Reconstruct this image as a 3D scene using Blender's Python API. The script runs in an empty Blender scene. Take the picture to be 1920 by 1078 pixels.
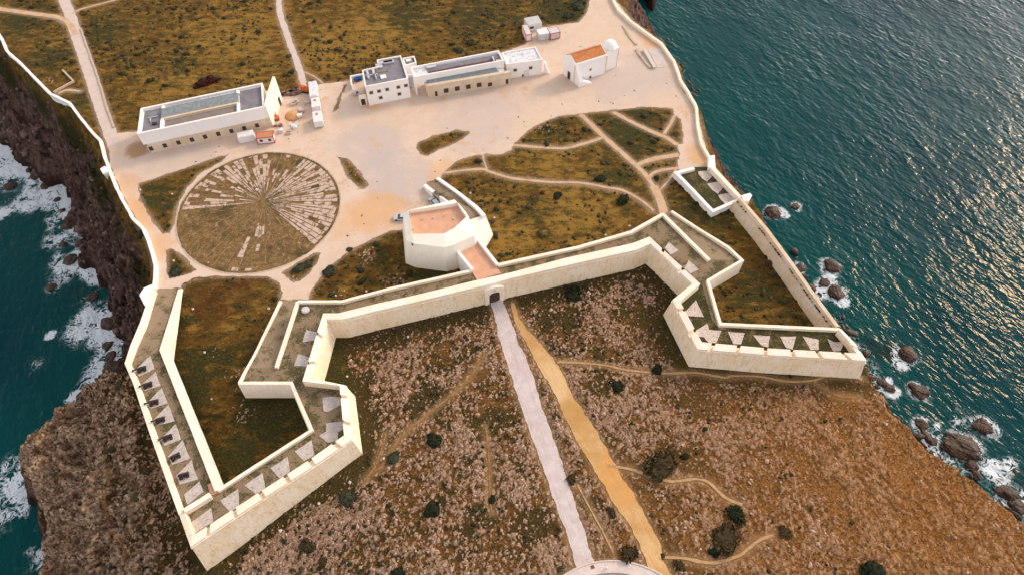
import bpy, bmesh, math, random
import numpy as np
from mathutils import Vector, Matrix, noise as mnoise
from mathutils.geometry import tessellate_polygon, delaunay_2d_cdt
random.seed(7); rng = np.random.default_rng(7)
S = bpy.context.scene; COL = S.collection
# ------------------------------------------------------------------ camera, sky, sun, exposure
CH, CF, CT = 140.0, 1280.0, math.radians(55)
cam = bpy.data.cameras.new('camera'); cam.lens = 24; cam.sensor_width = 36; cam.clip_end = 6000
co = bpy.data.objects.new('camera', cam); COL.objects.link(co)
co.location = (0, 0, CH); co.rotation_euler = (math.radians(35), 0, 0); S.camera = co
SUN_EL, SUN_AZ = math.radians(31), math.radians(53)      # azimuth clockwise from +y
w = bpy.data.worlds.new('World'); S.world = w; w.use_nodes = True
wn = w.node_tree.nodes; wl = w.node_tree.links
sky = wn.new('ShaderNodeTexSky'); sky.sky_type = 'NISHITA'; sky.sun_disc = False
sky.sun_elevation = SUN_EL; sky.sun_rotation = SUN_AZ; sky.air_density = 1.0; sky.dust_density = 1.5; sky.ozone_density = 0.6
hs = wn.new('ShaderNodeHueSaturation'); hs.inputs['Saturation'].default_value = 0.12
tn = wn.new('ShaderNodeMix'); tn.data_type = 'RGBA'; tn.blend_type = 'MULTIPLY'; tn.inputs[0].default_value = 1; tn.inputs[7].default_value = (1, .945, .93, 1)   # thin warm overcast
wl.new(sky.outputs[0], hs.inputs['Color']); wl.new(hs.outputs[0], tn.inputs[6]); wl.new(tn.outputs[2], wn['Background'].inputs[0])
wn['Background'].inputs[1].default_value = 0.15
sl = bpy.data.lights.new('sun', 'SUN'); sl.energy = .9; sl.angle = math.radians(10); sl.color = (1, .74, .44)
so = bpy.data.objects.new('sun', sl); COL.objects.link(so)
sd = Vector((math.sin(SUN_AZ)*math.cos(SUN_EL), math.cos(SUN_AZ)*math.cos(SUN_EL), math.sin(SUN_EL)))
so.rotation_euler = sd.to_track_quat('Z', 'Y').to_euler()
so.location = sd*500
S.view_settings.view_transform = 'Standard'; S.view_settings.look = 'None'; S.view_settings.gamma = 1
S.view_settings.exposure = 1.02
# ------------------------------------------------------------------ survey: reading of a photo point at a known height
_F = np.array([0, math.cos(CT), -math.sin(CT)]); _U = np.array([0, math.sin(CT), math.cos(CT)]); _R = np.array([1., 0, 0])
def P(px, py, z=0.0):
    d = _F + (px-960)/CF*_R - (py-539)/CF*_U
    return Vector(d*((z-CH)/d[2]) + np.array([0, 0, CH]))
def PL(pts, z=0.0):
    return [P(a[0], a[1], a[2] if len(a) > 2 else z) for a in pts]
def XY(pts, z=0.0): return np.array([p[:2] for p in PL(pts, z)])
# ------------------------------------------------------------------ numpy noise
_perm = rng.permutation(512); _perm = np.concatenate([_perm, _perm]); _g = rng.uniform(0, 2*np.pi, 512)
def perlin(x, y):
    xi = np.floor(x).astype(int); yi = np.floor(y).astype(int); xf = x-xi; yf = y-yi
    u = xf*xf*xf*(xf*(xf*6-15)+10); v = yf*yf*yf*(yf*(yf*6-15)+10)
    def g(a, b, dx, dy):
        h = _perm[(_perm[a & 511]+b) & 511]; t = _g[h]; return np.cos(t)*dx+np.sin(t)*dy
    n00 = g(xi, yi, xf, yf); n10 = g(xi+1, yi, xf-1, yf); n01 = g(xi, yi+1, xf, yf-1); n11 = g(xi+1, yi+1, xf-1, yf-1)
    return 1.5*((n00*(1-u)+n10*u)*(1-v)+(n01*(1-u)+n11*u)*v)
def fbm(x, y, o=4, ridge=False):
    s = 0; a = 1; t = 0
    for i in range(o):
        n = perlin(x+17.3*i, y-9.1*i)
        s = s + a*((1-2*np.abs(n)) if ridge else n); t += a; a *= .5; x = x*2.03; y = y*2.03
    return s/t
def sstep(a, b, x):
    t = np.clip((x-a)/(b-a), 0, 1); return t*t*(3-2*t)
def segdist(X, Y, pts, closed=False):
    d = np.full(X.shape, 1e9); n = len(pts)
    for i in range(n if closed else n-1):
        a = pts[i]; b = pts[(i+1) % n]; e = b-a; L = e@e+1e-9
        t = np.clip(((X-a[0])*e[0]+(Y-a[1])*e[1])/L, 0, 1)
        d = np.minimum(d, (X-a[0]-t*e[0])**2+(Y-a[1]-t*e[1])**2)
    return np.sqrt(d)
def inpoly(X, Y, pts):
    r = np.zeros(X.shape, bool); n = len(pts)
    for i in range(n):
        a = pts[i]; b = pts[(i+1) % n]
        if a[1] == b[1]: continue
        c = (a[1] > Y) != (b[1] > Y)
        r ^= c & (X < (b[0]-a[0])*(Y-a[1])/(b[1]-a[1])+a[0])
    return r
# ------------------------------------------------------------------ material helpers
class NT:
    def __init__(s, name, rough=.9, spec=.25):
        s.m = bpy.data.materials.new(name); s.m.use_nodes = True; s.t = s.m.node_tree
        s.b = s.t.nodes['Principled BSDF']; s.b.inputs['Roughness'].default_value = rough
        s.b.inputs['Specular IOR Level'].default_value = spec
        g = s.t.nodes.new('ShaderNodeNewGeometry'); s.pos = g.outputs['Position']; s.geo = g
    def lk(s, v, sock):
        if isinstance(v, (int, float)): sock.default_value = v
        elif isinstance(v, tuple): sock.default_value = (*v, 1) if len(v) == 3 and sock.type == 'RGBA' else v
        else: s.t.links.new(v, sock)
    def attr(s, n):
        a = s.t.nodes.new('ShaderNodeAttribute'); a.attribute_name = n; return a.outputs['Fac']
    def mapv(s, scale=(1, 1, 1), rot=(0, 0, 0), v=None):
        a = s.t.nodes.new('ShaderNodeMapping'); a.inputs['Scale'].default_value = scale; a.inputs['Rotation'].default_value = rot
        s.t.links.new(v or s.pos, a.inputs[0]); return a.outputs[0]
    def mapt(s, scale, rot):
        a = s.t.nodes.new('ShaderNodeMapping'); a.vector_type = 'TEXTURE'; a.inputs['Scale'].default_value = scale; a.inputs['Rotation'].default_value = rot
        s.t.links.new(s.pos, a.inputs[0]); return a.outputs[0]
    def noise(s, scale, detail=4, rough=.55, v=None, dist=0):
        a = s.t.nodes.new('ShaderNodeTexNoise'); s.t.links.new(v or s.pos, a.inputs['Vector'])
        a.inputs['Scale'].default_value = scale; a.inputs['Detail'].default_value = detail
        a.inputs['Roughness'].default_value = rough; a.inputs['Distortion'].default_value = dist; return a.outputs['Fac']
    def vor(s, scale, feat='F1', v=None, out='Distance'):
        a = s.t.nodes.new('ShaderNodeTexVoronoi'); a.feature = feat; s.t.links.new(v or s.pos, a.inputs['Vector'])
        a.inputs['Scale'].default_value = scale; return a.outputs[out]
    def mth(s, op, a, b=0.0, c=None, clamp=False):
        n = s.t.nodes.new('ShaderNodeMath'); n.operation = op; n.use_clamp = clamp
        s.lk(a, n.inputs[0]); s.lk(b, n.inputs[1])
        if c is not None: s.lk(c, n.inputs[2])
        return n.outputs[0]
    def rng(s, v, a, b, c=0.0, d=1.0):
        n = s.t.nodes.new('ShaderNodeMapRange'); n.interpolation_type = 'SMOOTHSTEP'
        s.lk(v, n.inputs[0])
        for i, q in enumerate((a, b, c, d)): n.inputs[i+1].default_value = q
        return n.outputs[0]
    def mix(s, f, a, b):
        n = s.t.nodes.new('ShaderNodeMix'); n.data_type = 'RGBA'
        s.lk(f, n.inputs[0]); s.lk(a, n.inputs[6]); s.lk(b, n.inputs[7]); return n.outputs[2]
    def hsv(s, c, sat, val):
        n = s.t.nodes.new('ShaderNodeHueSaturation'); n.inputs['Saturation'].default_value = sat; n.inputs['Value'].default_value = val
        s.lk(c, n.inputs['Color']); return n.outputs[0]
    def spot(s, x, y, r):
        n = s.t.nodes.new('ShaderNodeVectorMath'); n.operation = 'DISTANCE'; s.t.links.new(s.flat(), n.inputs[0]); n.inputs[1].default_value = (x, y, 0)
        return s.rng(n.outputs['Value'], r, r*.25)
    def flat(s):
        if not hasattr(s, '_f'): s._f = s.mapv(scale=(1, 1, 0))
        return s._f
    def color(s, c): s.lk(c, s.b.inputs['Base Color']); return s
    def bump(s, h, strength=.5, dist=.1):
        n = s.t.nodes.new('ShaderNodeBump'); n.inputs['Strength'].default_value = strength; n.inputs['Distance'].default_value = dist
        s.lk(h, n.inputs['Height']); s.t.links.new(n.outputs[0], s.b.inputs['Normal']); return s
def simple(name, a, b, scale=1.5, rough=.85, bumps=.3, bd=.03, spec=.25, metal=0, lo=.35, hi=.65, c=None, cs=6):
    t = NT(name, rough, spec); n = t.noise(scale, 6, .6)
    col = t.mix(t.rng(n, lo, hi), a, b)
    if c: col = t.mix(t.mth('MULTIPLY', t.rng(t.noise(cs, 5, .65), .5, .68), .8), col, c)
    t.color(col); t.bump(t.noise(scale*6, 5, .6), bumps, bd); t.b.inputs['Metallic'].default_value = metal
    return t.m
# ------------------------------------------------------------------ mesh helpers
def link(name, verts, faces, mat, parent=None, smooth=False):
    me = bpy.data.meshes.new(name); me.from_pydata([tuple(v) for v in verts], [], faces); me.materials.append(mat)
    if smooth: me.polygons.foreach_set('use_smooth', [True]*len(me.polygons))
    me.update(); o = bpy.data.objects.new(name, me); COL.objects.link(o)
    if parent is not None: o.parent = parent; o.matrix_parent_inverse = Matrix.Translation(-parent.location) if parent.rotation_euler.z == 0 else parent.matrix_basis.inverted()
    return o
def fixn(o):
    bm = bmesh.new(); bm.from_mesh(o.data); bmesh.ops.recalc_face_normals(bm, faces=bm.faces); bm.to_mesh(o.data); bm.free(); return o
def thing(name, label, cat, loc, group=None):
    o = bpy.data.objects.new(name, None); COL.objects.link(o); o.location = loc; o.empty_display_size = .5
    o['label'] = label; o['category'] = cat
    if group: o['group'] = group
    return o
def tag(o, label, cat, group=None):
    o['label'] = label; o['category'] = cat
    if group: o['group'] = group
    return o
def struct(o, kind='structure'): o['kind'] = kind; return o
class MB:
    """collects shapes into one mesh"""
    def __init__(s): s.v = []; s.f = []
    def add(s, vs, fs):
        n = len(s.v); s.v += [tuple(v) for v in vs]; s.f += [tuple(i+n for i in f) for f in fs]; return s
    def prism(s, bot, top):
        n = len(bot); tri = tessellate_polygon([[Vector((p[0], p[1], 0)) for p in top]])
        s.add(list(bot)+list(top), [(i, (i+1) % n, n+(i+1) % n, n+i) for i in range(n)]+[tuple(n+i for i in t) for t in tri]+[tuple(reversed(t)) for t in tri]); return s
    def box(s, c, sx, sy, sz, rz=0, tilt=0):
        m = Matrix.Translation(c) @ Matrix.Rotation(rz, 4, 'Z') @ Matrix.Rotation(tilt, 4, 'Y')
        vs = [m @ Vector((a*sx/2, b*sy/2, d*sz/2)) for d in (-1, 1) for a, b in ((-1, -1), (1, -1), (1, 1), (-1, 1))]
        s.add(vs, [(3, 2, 1, 0), (4, 5, 6, 7), (0, 1, 5, 4), (1, 2, 6, 5), (2, 3, 7, 6), (3, 0, 4, 7)]); return s
    def lathe(s, prof, origin, axis='z', rz=0, seg=14, tilt=0):
        vs = []; fs = []; n = len(prof)
        for r, h in prof:
            for k in range(seg):
                a = 2*math.pi*k/seg
                v = Vector((r*math.cos(a), r*math.sin(a), h)) if axis == 'z' else Vector((h, r*math.cos(a), r*math.sin(a)))
                vs.append(Matrix.Translation(origin) @ Matrix.Rotation(rz, 4, 'Z') @ Matrix.Rotation(tilt, 4, 'Y') @ v)
        for i in range(n-1):
            for k in range(seg):
                fs.append((i*seg+k, i*seg+(k+1) % seg, (i+1)*seg+(k+1) % seg, (i+1)*seg+k))
        fs.append(tuple(reversed(range(seg)))); fs.append(tuple((n-1)*seg+k for k in range(seg)))
        s.add(vs, fs); return s
    def build(s, name, mat, parent=None, smooth=False): return fixn(link(name, s.v, s.f, mat, parent, smooth))
def offs(poly, d, closed=True):
    """mitred offset of a 2-D polyline, positive to the right of its direction"""
    n = len(poly); out = []
    for i in range(n):
        p = Vector(poly[i][:2])
        a = Vector(poly[i-1][:2]) if (closed or i > 0) else None
        b = Vector(poly[(i+1) % n][:2]) if (closed or i < n-1) else None
        ns = []
        for u, v in ((a, p), (p, b)):
            if u is None or v is None: continue
            e = (v-u)
            if e.length < 1e-6: continue
            e.normalize(); ns.append(Vector((e.y, -e.x)))
        m = sum(ns, Vector((0, 0))); m.normalize(); k = max(.45, m.dot(ns[0]))
        out.append(p+m*(d[i] if hasattr(d, '__len__') else d)/k)
    return out
def ccw(poly):
    a = sum(poly[i-1][0]*poly[i][1]-poly[i][0]*poly[i-1][1] for i in range(len(poly)))
    return list(poly) if a > 0 else list(reversed(list(poly)))
def v3(p, z): return Vector((p[0], p[1], z))
def zl(z, n): return list(z) if hasattr(z, '__len__') else [z]*n
def strip(mb, O, I, zt, zbo, zbi, batter=.1, slope=0.0, closed=False):
    """wall with outer top edge O and inner top edge I (world xy)"""
    n = len(O); zt = zl(zt, n); zbo = zl(zbo, n); zbi = zl(zbi, n)
    def sd(a, b, c): return (b[0]-a[0])*(c[1]-a[1])-(b[1]-a[1])*(c[0]-a[0])
    side = sum(sd(O[i], O[i+1], I[i]) for i in range(n-1))
    sgn = 1 if side > 0 else -1                       # interior on the left: outside is to the right
    B = offs(O, [sgn*batter*(zt[i]-zbo[i]) for i in range(n)], closed)
    vs = []
    for i in range(n):
        vs += [v3(B[i], zbo[i]), v3(O[i], zt[i]-slope), v3(I[i], zt[i]), v3(I[i], zbi[i])]
    fs = []
    for i in range(n if closed else n-1):
        j = (i+1) % n
        for k in range(3): fs.append((4*i+k, 4*j+k, 4*j+k+1, 4*i+k+1))
        fs.append((4*i+3, 4*j+3, 4*j, 4*i))
    if not closed: fs += [(0, 1, 2, 3), (4*n-1, 4*n-2, 4*n-3, 4*n-4)]
    mb.add(vs, fs); return mb
def densify(pts, step):
    """subdivide a 2-D/3-D polyline"""
    out = [Vector(pts[0])]
    for a, b in zip(pts[:-1], pts[1:]):
        a = Vector(a); b = Vector(b); k = max(1, int((b-a).length/step))
        out += [a.lerp(b, (i+1)/k) for i in range(k)]
    return out
def cwall(mb, C, w, zt, zb, batter=0.0, closed=False, wob=.0):
    """wall along centre line C (world points; z ignored)"""
    n = len(C); zt = zl(zt, n)
    if wob:
        z3 = [Vector((c[0], c[1], z)) for c, z in zip(C, zt)]; z3 = densify(z3, 1.6)
        C = [Vector((p.x+wob*mnoise.noise(p*.7), p.y+wob*mnoise.noise(p*.7+Vector((9, 4, 2))))) for p in z3]
        zt = [p.z+wob*.8*mnoise.noise(Vector((p.x, p.y, 3))*.9) for p in z3]; n = len(C)
    O = offs(C, w/2, closed); I = offs(C, -w/2, closed)
    return strip(mb, O, I, zt, zb, zb, batter, 0, closed)
def smoothline(pts, k=6):
    out = []; n = len(pts); pts = [Vector(p) for p in pts]
    for i in range(n-1):
        p0, p1, p2, p3 = pts[max(i-1, 0)], pts[i], pts[i+1], pts[min(i+2, n-1)]
        for j in range(k):
            t = j/k
            out.append(.5*((2*p1)+(p2-p0)*t+(2*p0-5*p1+4*p2-p3)*t*t+(3*p1-p0-3*p2+p3)*t*t*t))
    return out+[pts[-1]]
# ------------------------------------------------------------------ palette
M = {}
def plaster(name, a, b, stain, amt=.75):
    t = NT(name, .88, .2); big = t.noise(.22, 4, .6); st = t.noise(.8, 8, .75, t.mapv((1.3, 1.3, .5)), .6); run = t.noise(1.5, 5, .7, t.mapv((1.6, 1.6, .09)))
    c = t.mix(t.rng(big, .35, .65), a, b)
    c = t.mix(t.mth('MULTIPLY', t.rng(st, .46, .70), amt), c, stain); c = t.mix(t.mth('MULTIPLY', t.rng(run, .54, .72), amt*.6), c, tuple(.55*q for q in stain))
    c = t.mix(t.mth('MULTIPLY', t.rng(t.noise(9, 5, .7), .56, .75), .22), c, (.34, .27, .19))
    t.color(c); t.bump(t.noise(4, 6, .65), .25, .04); return t.m
M['scarp'] = plaster('weathered_cream_limewash', (.84, .68, .48), (.86, .75, .60), (.68, .46, .23))
M['cap'] = plaster('pale_limewash', (.83, .725, .59), (.85, .78, .68), (.60, .48, .30), .35)
M['white'] = plaster('white_limewash', (.83, .80, .79), (.85, .83, .82), (.68, .62, .55), .18)
M['towerwhite'] = plaster('tower_limewash', (.83, .78, .67), (.84, .81, .74), (.68, .58, .40), .3)
M['stonewall'] = plaster('beige_masonry', (.60, .47, .33), (.66, .56, .45), (.42, .30, .18), .5)
M['roofgrey'] = simple('grey_roof_felt', (.17, .16, .18), (.22, .21, .235), .5, .9, .15)
M['roofpale'] = simple('pale_roof_coating', (.70, .70, .74), (.62, .63, .68), .4, .8, .15, c=(.30, .29, .33), cs=1.1)
M['roofbrown'] = simple('brown_grey_deck', (.20, .16, .145), (.24, .20, .18), .6)
M['glassband'] = simple('sea_green_glazing', (.17, .195, .205), (.25, .275, .285), 1.2, .35, .1, spec=.5)
M['darkglass'] = simple('dark_window_pane', (.035, .022, .018), (.06, .04, .032), 2, .3, .05, spec=.5)
M['door'] = simple('dark_brown_timber', (.05, .025, .02), (.08, .04, .03), 3, .7, .2)
M['frame'] = simple('pale_stone_frame', (.60, .52, .44), (.66, .58, .5), 2)
M['maroon'] = simple('maroon_panel', (.16, .05, .045), (.20, .07, .06), 1.5)
M['metal'] = simple('galvanised_metal', (.55, .55, .58), (.65, .65, .68), 3, .4, .1, metal=.6)
M['terra'] = simple('pink_terracotta_paving', (.60, .33, .215), (.66, .39, .27), .6, .9, .25, c=(.56, .28, .15), cs=1.2)
M['pad'] = simple('grey_gun_platform_paving', (.46, .41, .385), (.54, .49, .46), .9, .9, .6, .04, c=(.30, .24, .19), cs=2.2)
M['padrough'] = simple('broken_white_flagstones', (.60, .52, .47), (.50, .42, .38), 1.4, .9, .8, .06, c=(.24, .16, .11), cs=2.6)
M['iron'] = simple('black_iron', (.02, .018, .018), (.035, .03, .03), 6, .5, .2, spec=.4)
M['carriage'] = simple('dark_stained_carriage_wood', (.045, .022, .02), (.07, .035, .03), 5, .7, .3)
M['red'] = simple('red_painted_steel', (.42, .05, .035), (.5, .07, .045), 3, .5, .1)
M['rust'] = simple('rusty_orange_sheet_roof', (.45, .17, .08), (.52, .24, .13), 2, .8, .2)
M['panel'] = simple('white_cabin_panel', (.66, .65, .66), (.74, .73, .74), 1.2, .6, .1)
M['greypanel'] = simple('grey_cabin_panel', (.48, .48, .49), (.57, .57, .58), 1.2, .6, .1)
M['blue'] = simple('blue_plastic', (.015, .07, .24), (.02, .10, .32), 3, .5, .1)
M['orange'] = simple('orange_plant_paint', (.55, .10, .03), (.6, .14, .04), 3, .5, .1)
M['pinkgrey'] = simple('dusty_mauve_tarpaulin', (.50, .40, .39), (.58, .50, .48), 2, .9, .5)
M['timber'] = simple('dark_red_timber', (.14, .06, .05), (.30, .2, .18), 2, .9, .5)
M['carpaint'] = simple('silver_car_paint', (.50, .52, .56), (.56, .58, .61), 4, .3, .0, spec=.5, metal=.3)
M['carglass'] = simple('blue_black_car_glass', (.03, .05, .09), (.04, .06, .11), 4, .15, .0, spec=.6)
M['rubber'] = simple('black_rubber', (.02, .02, .02), (.03, .03, .03), 5)
M['lamp'] = simple('clear_lamp_lens', (.6, .6, .62), (.7, .7, .7), 5, .2)
M['whitestone'] = simple('bleached_stone', (.52, .45, .40), (.62, .56, .51), 3, .9, .5)
M['drystone'] = simple('tan_rubble_masonry', (.46, .36, .27), (.55, .45, .36), 1.8, .95, .8, .06, c=(.22, .15, .10), cs=3)
M['concrete'] = simple('pale_concrete', (.50, .44, .41), (.57, .51, .47), .6, .9, .2)
M['ringpale'] = simple('pale_pink_render', (.56, .46, .43), (.62, .53, .50), .8, .85, .15)
M['ringfloor'] = simple('mauve_grey_screed', (.30, .24, .23), (.36, .29, .28), .5, .9, .2)
def rooftile():
    t = NT('orange_clay_tiles', .85, .2); wv = t.t.nodes.new('ShaderNodeTexWave'); wv.wave_type = 'BANDS'; wv.bands_direction = 'X'
    wv.inputs['Scale'].default_value = 1.1; wv.inputs['Distortion'].default_value = .4
    t.t.links.new(t.mapv((1, 1, 1), (0, 0, math.radians(-17))), wv.inputs[0])
    c = t.mix(t.rng(t.noise(.9, 6, .7), .35, .65), (.52, .17, .055), (.62, .27, .11))
    c = t.mix(t.mth('MULTIPLY', t.rng(t.noise(3.5, 4), .5, .7), .5), c, (.40, .12, .04))
    t.color(c); t.bump(wv.outputs['Fac'], .6, .08); return t.m
M['tile'] = rooftile()
def leafy(name, a, b, c):
    t = NT(name, .8, .15); r = t.attr('rnd'); n = t.noise(2.5, 4)
    col = t.mix(t.rng(t.mth('ADD', r, t.mth('SUBTRACT', n, .5)), .2, .8), a, b)
    col = t.mix(t.mth('MULTIPLY', t.rng(t.noise(6, 3), .58, .7), .6), col, c); t.color(col); t.bump(t.noise(9, 4, .7), .8, .12); return t.m
M['leaf_dark'] = leafy('dark_green_leaves', (.010, .014, .006), (.026, .034, .012), (.05, .055, .016))
M['leaf_grey'] = leafy('grey_green_leaves', (.035, .042, .024), (.065, .072, .04), (.09, .09, .05))
M['leaf_olive'] = leafy('olive_yellow_leaves', (.040, .026, .012), (.075, .055, .02), (.16, .13, .02))
M['leaf_red'] = leafy('dark_red_leaves', (.030, .008, .010), (.07, .016, .014), (.12, .05, .02))
M['scrub'] = leafy('heath_scrub_leaves', (.022, .022, .010), (.050, .044, .018), (.085, .055, .022))
M['limestone'] = simple('loose_pink_limestone', (.36, .235, .165), (.50, .36, .28), .8, .95, .8, .06, c=(.20, .13, .09), cs=2.4)
M['cliffrock'] = simple('dark_brown_cliff_rock', (.05, .030, .026), (.21, .13, .11), .5, .95, .9, .15, c=(.035, .022, .02), cs=.9)
M['searock'] = simple('wet_brown_rock', (.028, .014, .009), (.065, .034, .018), .5, .65, .9, .15, spec=.4, c=(.12, .065, .028), cs=1.0)

# ------------------------------------------------------------------ layout polygons
PLAZA = [(203,268),(222,250),(258,247),(300,236),(525,176),(545,182),(560,178),(588,160),(622,157),(655,152),(668,146),(690,146),(780,133),(945,98),(985,84),(995,60),(1020,52),(1085,43),(1100,25),(1107,0),(1108,-40),(1146,-40),(1152,0),(1185,40),(1240,82),(1268,122),(1278,165),(1310,220),(1325,290),(1334,302),(1333,312),(1302,317),(1275,323),(1270,312),(1274,290),(1270,272),(1280,270),(1281,250),(1277,225),(1264,215),(1262,204),(1210,200.5),(1160,206),(1095,213),(1083,215),(1048,218),(1010,233),(985,250),(965,268),(958,283),(941,290),(893,291),(856,302),(836,320),(824,335),(800,342),(812,372),(845,380),(845,420),(757,430),(730,433),(700,448),(685,455),(660,468),(640,480),(630,490),(605,515),(585,540),(578,562),(526,562),(530,548),(525,530),(500,517),(390,517.5),(360,522),(343,533),(339,541),(300,542),(290,542),(294,520),(287,480),(268,430),(245,392),(225,352),(207,310)]
HOLES = {
 'west': [(258,352.6),(260,345),(320,324),(376,306),(431,288),(415,305),(376,325),(350,354),(333,388),(326,420),(320,438),(305,440),(288,418),(273,395),(263,375)],
 'tri': [(311,470),(321,465),(328,467),(351,488),(368,507),(358,513),(326,522),(318,522),(313,508)],
 'east': [(630,292),(650,297),(670,315),(693,348),(680,354),(660,343),(650,330),(640,307)],
 'fork': [(603,474),(598,488),(585,508),(563,527),(550,531),(528,512),(563,490),(588,475)],
 'north': [(783,268),(811,256),(856,244),(878,247),(881,251),(866,263),(841,275),(823,281),(803,294),(788,290),(780,277)],
 'wedge': [(644,160),(652,160),(640,182),(636,205),(623,212),(633,186)],
}
CC, CR = Vector((-68.75, 124.0, 0)), 21.9
PATHS = {  # name: (points, width m, jitter)
 'a': ([(1088,215),(1120,245),(1145,269),(1193,311),(1216,336),(1233,370),(1243,398)], 1.4),
 'a2': ([(1226,350),(1236,372),(1243,392),(1245,402)], 2.3),
 'b': ([(962,273),(1055,279),(1095,270),(1130,259)], .9),
 'c': ([(1150,211),(1193,234),(1235,253),(1246,257),(1270,272)], 1.2),
 'd': ([(1265,217),(1258,232),(1245,252)], .9),
 'e': ([(1193,311),(1215,302),(1235,297),(1272,291)], 1.5),
 'f': ([(1216,336),(1224,326),(1240,320),(1272,316)], .9),
 'g': ([(1268,318),(1253,340),(1236,358)], .55),
 'h': ([(832,325),(870,320),(905,318),(916,322),(960,335),(1030,342),(1090,344),(1135,352),(1168,358),(1200,375),(1225,395)], .8),
 'i': ([(905,291),(908,305),(914,320)], .5),
 'j': ([(-20,15),(0,18),(50,25),(110,34),(132,48),(142,66)], 1.9),
 'k': ([(136,26),(148,20),(160,16),(220,0),(260,-14)], .7),
 'l': ([(570,136),(590,145),(605,157)], .5),
 'm': ([(556,176),(560,170)], 1),
 'n': ([(150,172),(125,170),(110,176)], .8),
}
LROAD = [(112,-40),(120,0),(130,25),(141,60),(160,113),(180,175),(206,250),(214,275)]
MROAD = [(526,-40),(523,0),(526,28),(541,75),(560,125),(571,166)]
GROAD_L = [(918,556),(928,598),(938,640),(960,710),(975,755),(993,808),(1020,883),(1035,928),(1060,993),(1082,1068),(1088,1090)]
GROAD_R = [(1120,1090),(1116,1060),(1100,1008),(1078,941),(1055,873),(1033,808),(1008,735),(995,690),(975,648),(959,605),(938,551)]
TRACK_L = [(957,568),(965,600),(990,648),(1005,680),(1035,728),(1058,780),(1071,808),(1100,856),(1130,908),(1155,953),(1180,983),(1200,1023),(1211,1053),(1226,1085)]
TRACK_R = [(1264,1085),(1243,1048),(1233,1008),(1210,968),(1185,923),(1150,866),(1118,808),(1090,765),(1068,730),(1050,692),(1038,675),(1015,645),(978,603),(963,566)]
FPATHS = {
 'p': ([(1045,679),(1085,680),(1135,685),(1178,694),(1248,700),(1305,699),(1358,708),(1373,705),(1423,706),(1473,715),(1522,714),(1550,706),(1590,707),(1616,711)], .5),
 'p2': ([(1522,714),(1535,722),(1553,735),(1580,744),(1612,745)], .5),
 'q': ([(1140,872),(1185,880),(1223,894),(1260,902),(1305,898),(1330,905),(1360,933),(1392,946)], .6),
 'r': ([(1240,1045),(1280,1046),(1335,1055),(1385,1041),(1423,1013),(1450,1002)], .6),
 's': ([(1083,908),(1100,941),(1130,996),(1150,1036)], .35),
 't': ([(910,662),(880,710),(855,735),(798,780),(763,809),(730,848),(718,872),(697,888)], .38),
 'u': ([(911,800),(917,858),(918,925),(922,960)], .34),
 'v': ([(724,812),(713,850),(700,880),(682,902)], .4),
}
VPATH = [(213,815),(198,858),(203,885),(195,920),(200,963),(213,1001),(227,1016),(233,1048),(229,1085)]
# plateau rim (z about 0) and waterline (z -38)
RIM_L = [(-60,10),(0,72),(15,101),(62,148),(95,180),(130,198),(168,250),(192,300),(208,345),(236,398),(262,435),(280,485),(286,520),(281,552)]
SEA_L = [(-140,200),(-60,255),(10,277),(22,300),(42,310),(73,328),(85,352),(130,352),(133,388),(123,420),(140,440),(162,460),(142,495),(160,503),(175,518),(185,528),(195,560),(212,590),(206,627),(224,645),(228,680),(202,715),(218,728),(217,755),(200,776),(175,803),(152,812),(122,842),(100,838),(86,822),(72,850),(58,884),(43,932),(47,950),(83,956),(70,980),(74,1012),(105,1016),(111,1048),(103,1078),(92,1160)]
RIM_R = [(1175,-60),(1158,0),(1190,38),(1245,80),(1277,128),(1284,160),(1315,210),(1326,270),(1343,295),(1346,318),(1392,366),(1410,372),(1445,440),(1500,520),(1560,600),(1600,645),(1624,690),(1625,706),(1650,735),(1690,790),(1750,850),(1830,905),(1920,985),(1990,1048),(2080,1150)]
def jag(pts, step, amp, seed, lowy=None):
    out = [np.array(pts[0], float)]
    for a, b in zip(pts[:-1], pts[1:]):
        a = np.array(a, float); b = np.array(b, float); L = np.linalg.norm(b-a); k = max(1, int(L/step)); nr = np.array([b[1]-a[1], a[0]-b[0]])/max(L, 1e-6)
        for i in range(k):
            p = a+(b-a)*(i+1)/k; q = Vector((p[0]*.16, p[1]*.16, seed)); am = amp*(1 if lowy is None or p[1] < lowy else .35)
            out.append(p+nr*am*(mnoise.noise(q)+.7*mnoise.noise(q*2.7)+.45*mnoise.noise(q*6.1))*(0 if i == k-1 and lowy is None and amp < 0 else 1))
    return np.array(out)
rimL = XY(RIM_L); seaL = jag(XY(SEA_L, -38.0), 1.5, 2.4, 3); seaR0 = XY(RIM_R, -38.0); rimR = jag(XY(RIM_R), 1.2, 1.5, 8, 71)
rimL = np.vstack([rimL, [(-84.5, 84), (-88.5, 72), (-84, 62), (-69, 33), (-74, 20), (-80, -60)]])
seaL = np.vstack([seaL, [(-118, -60)]])
seaR = np.array([tuple(p) for p in offs([tuple(p) for p in seaR0[::-1]], -1.2, False)])[::-1]; seaR = jag(seaR, 1.5, 1.8, 5)
TOP = np.vstack([[(-340, 620)], [(-230, 300)], rimL, [(130, -60)], rimR[::-1], [(45, 260)], [(80, 380)], [(160, 620)]])
BOT = np.vstack([[(-400, 620)], [(-262, 300)], seaL, [(165, -60)], seaR[::-1], [(62, 272)], [(100, 380)], [(180, 620)]])

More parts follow.
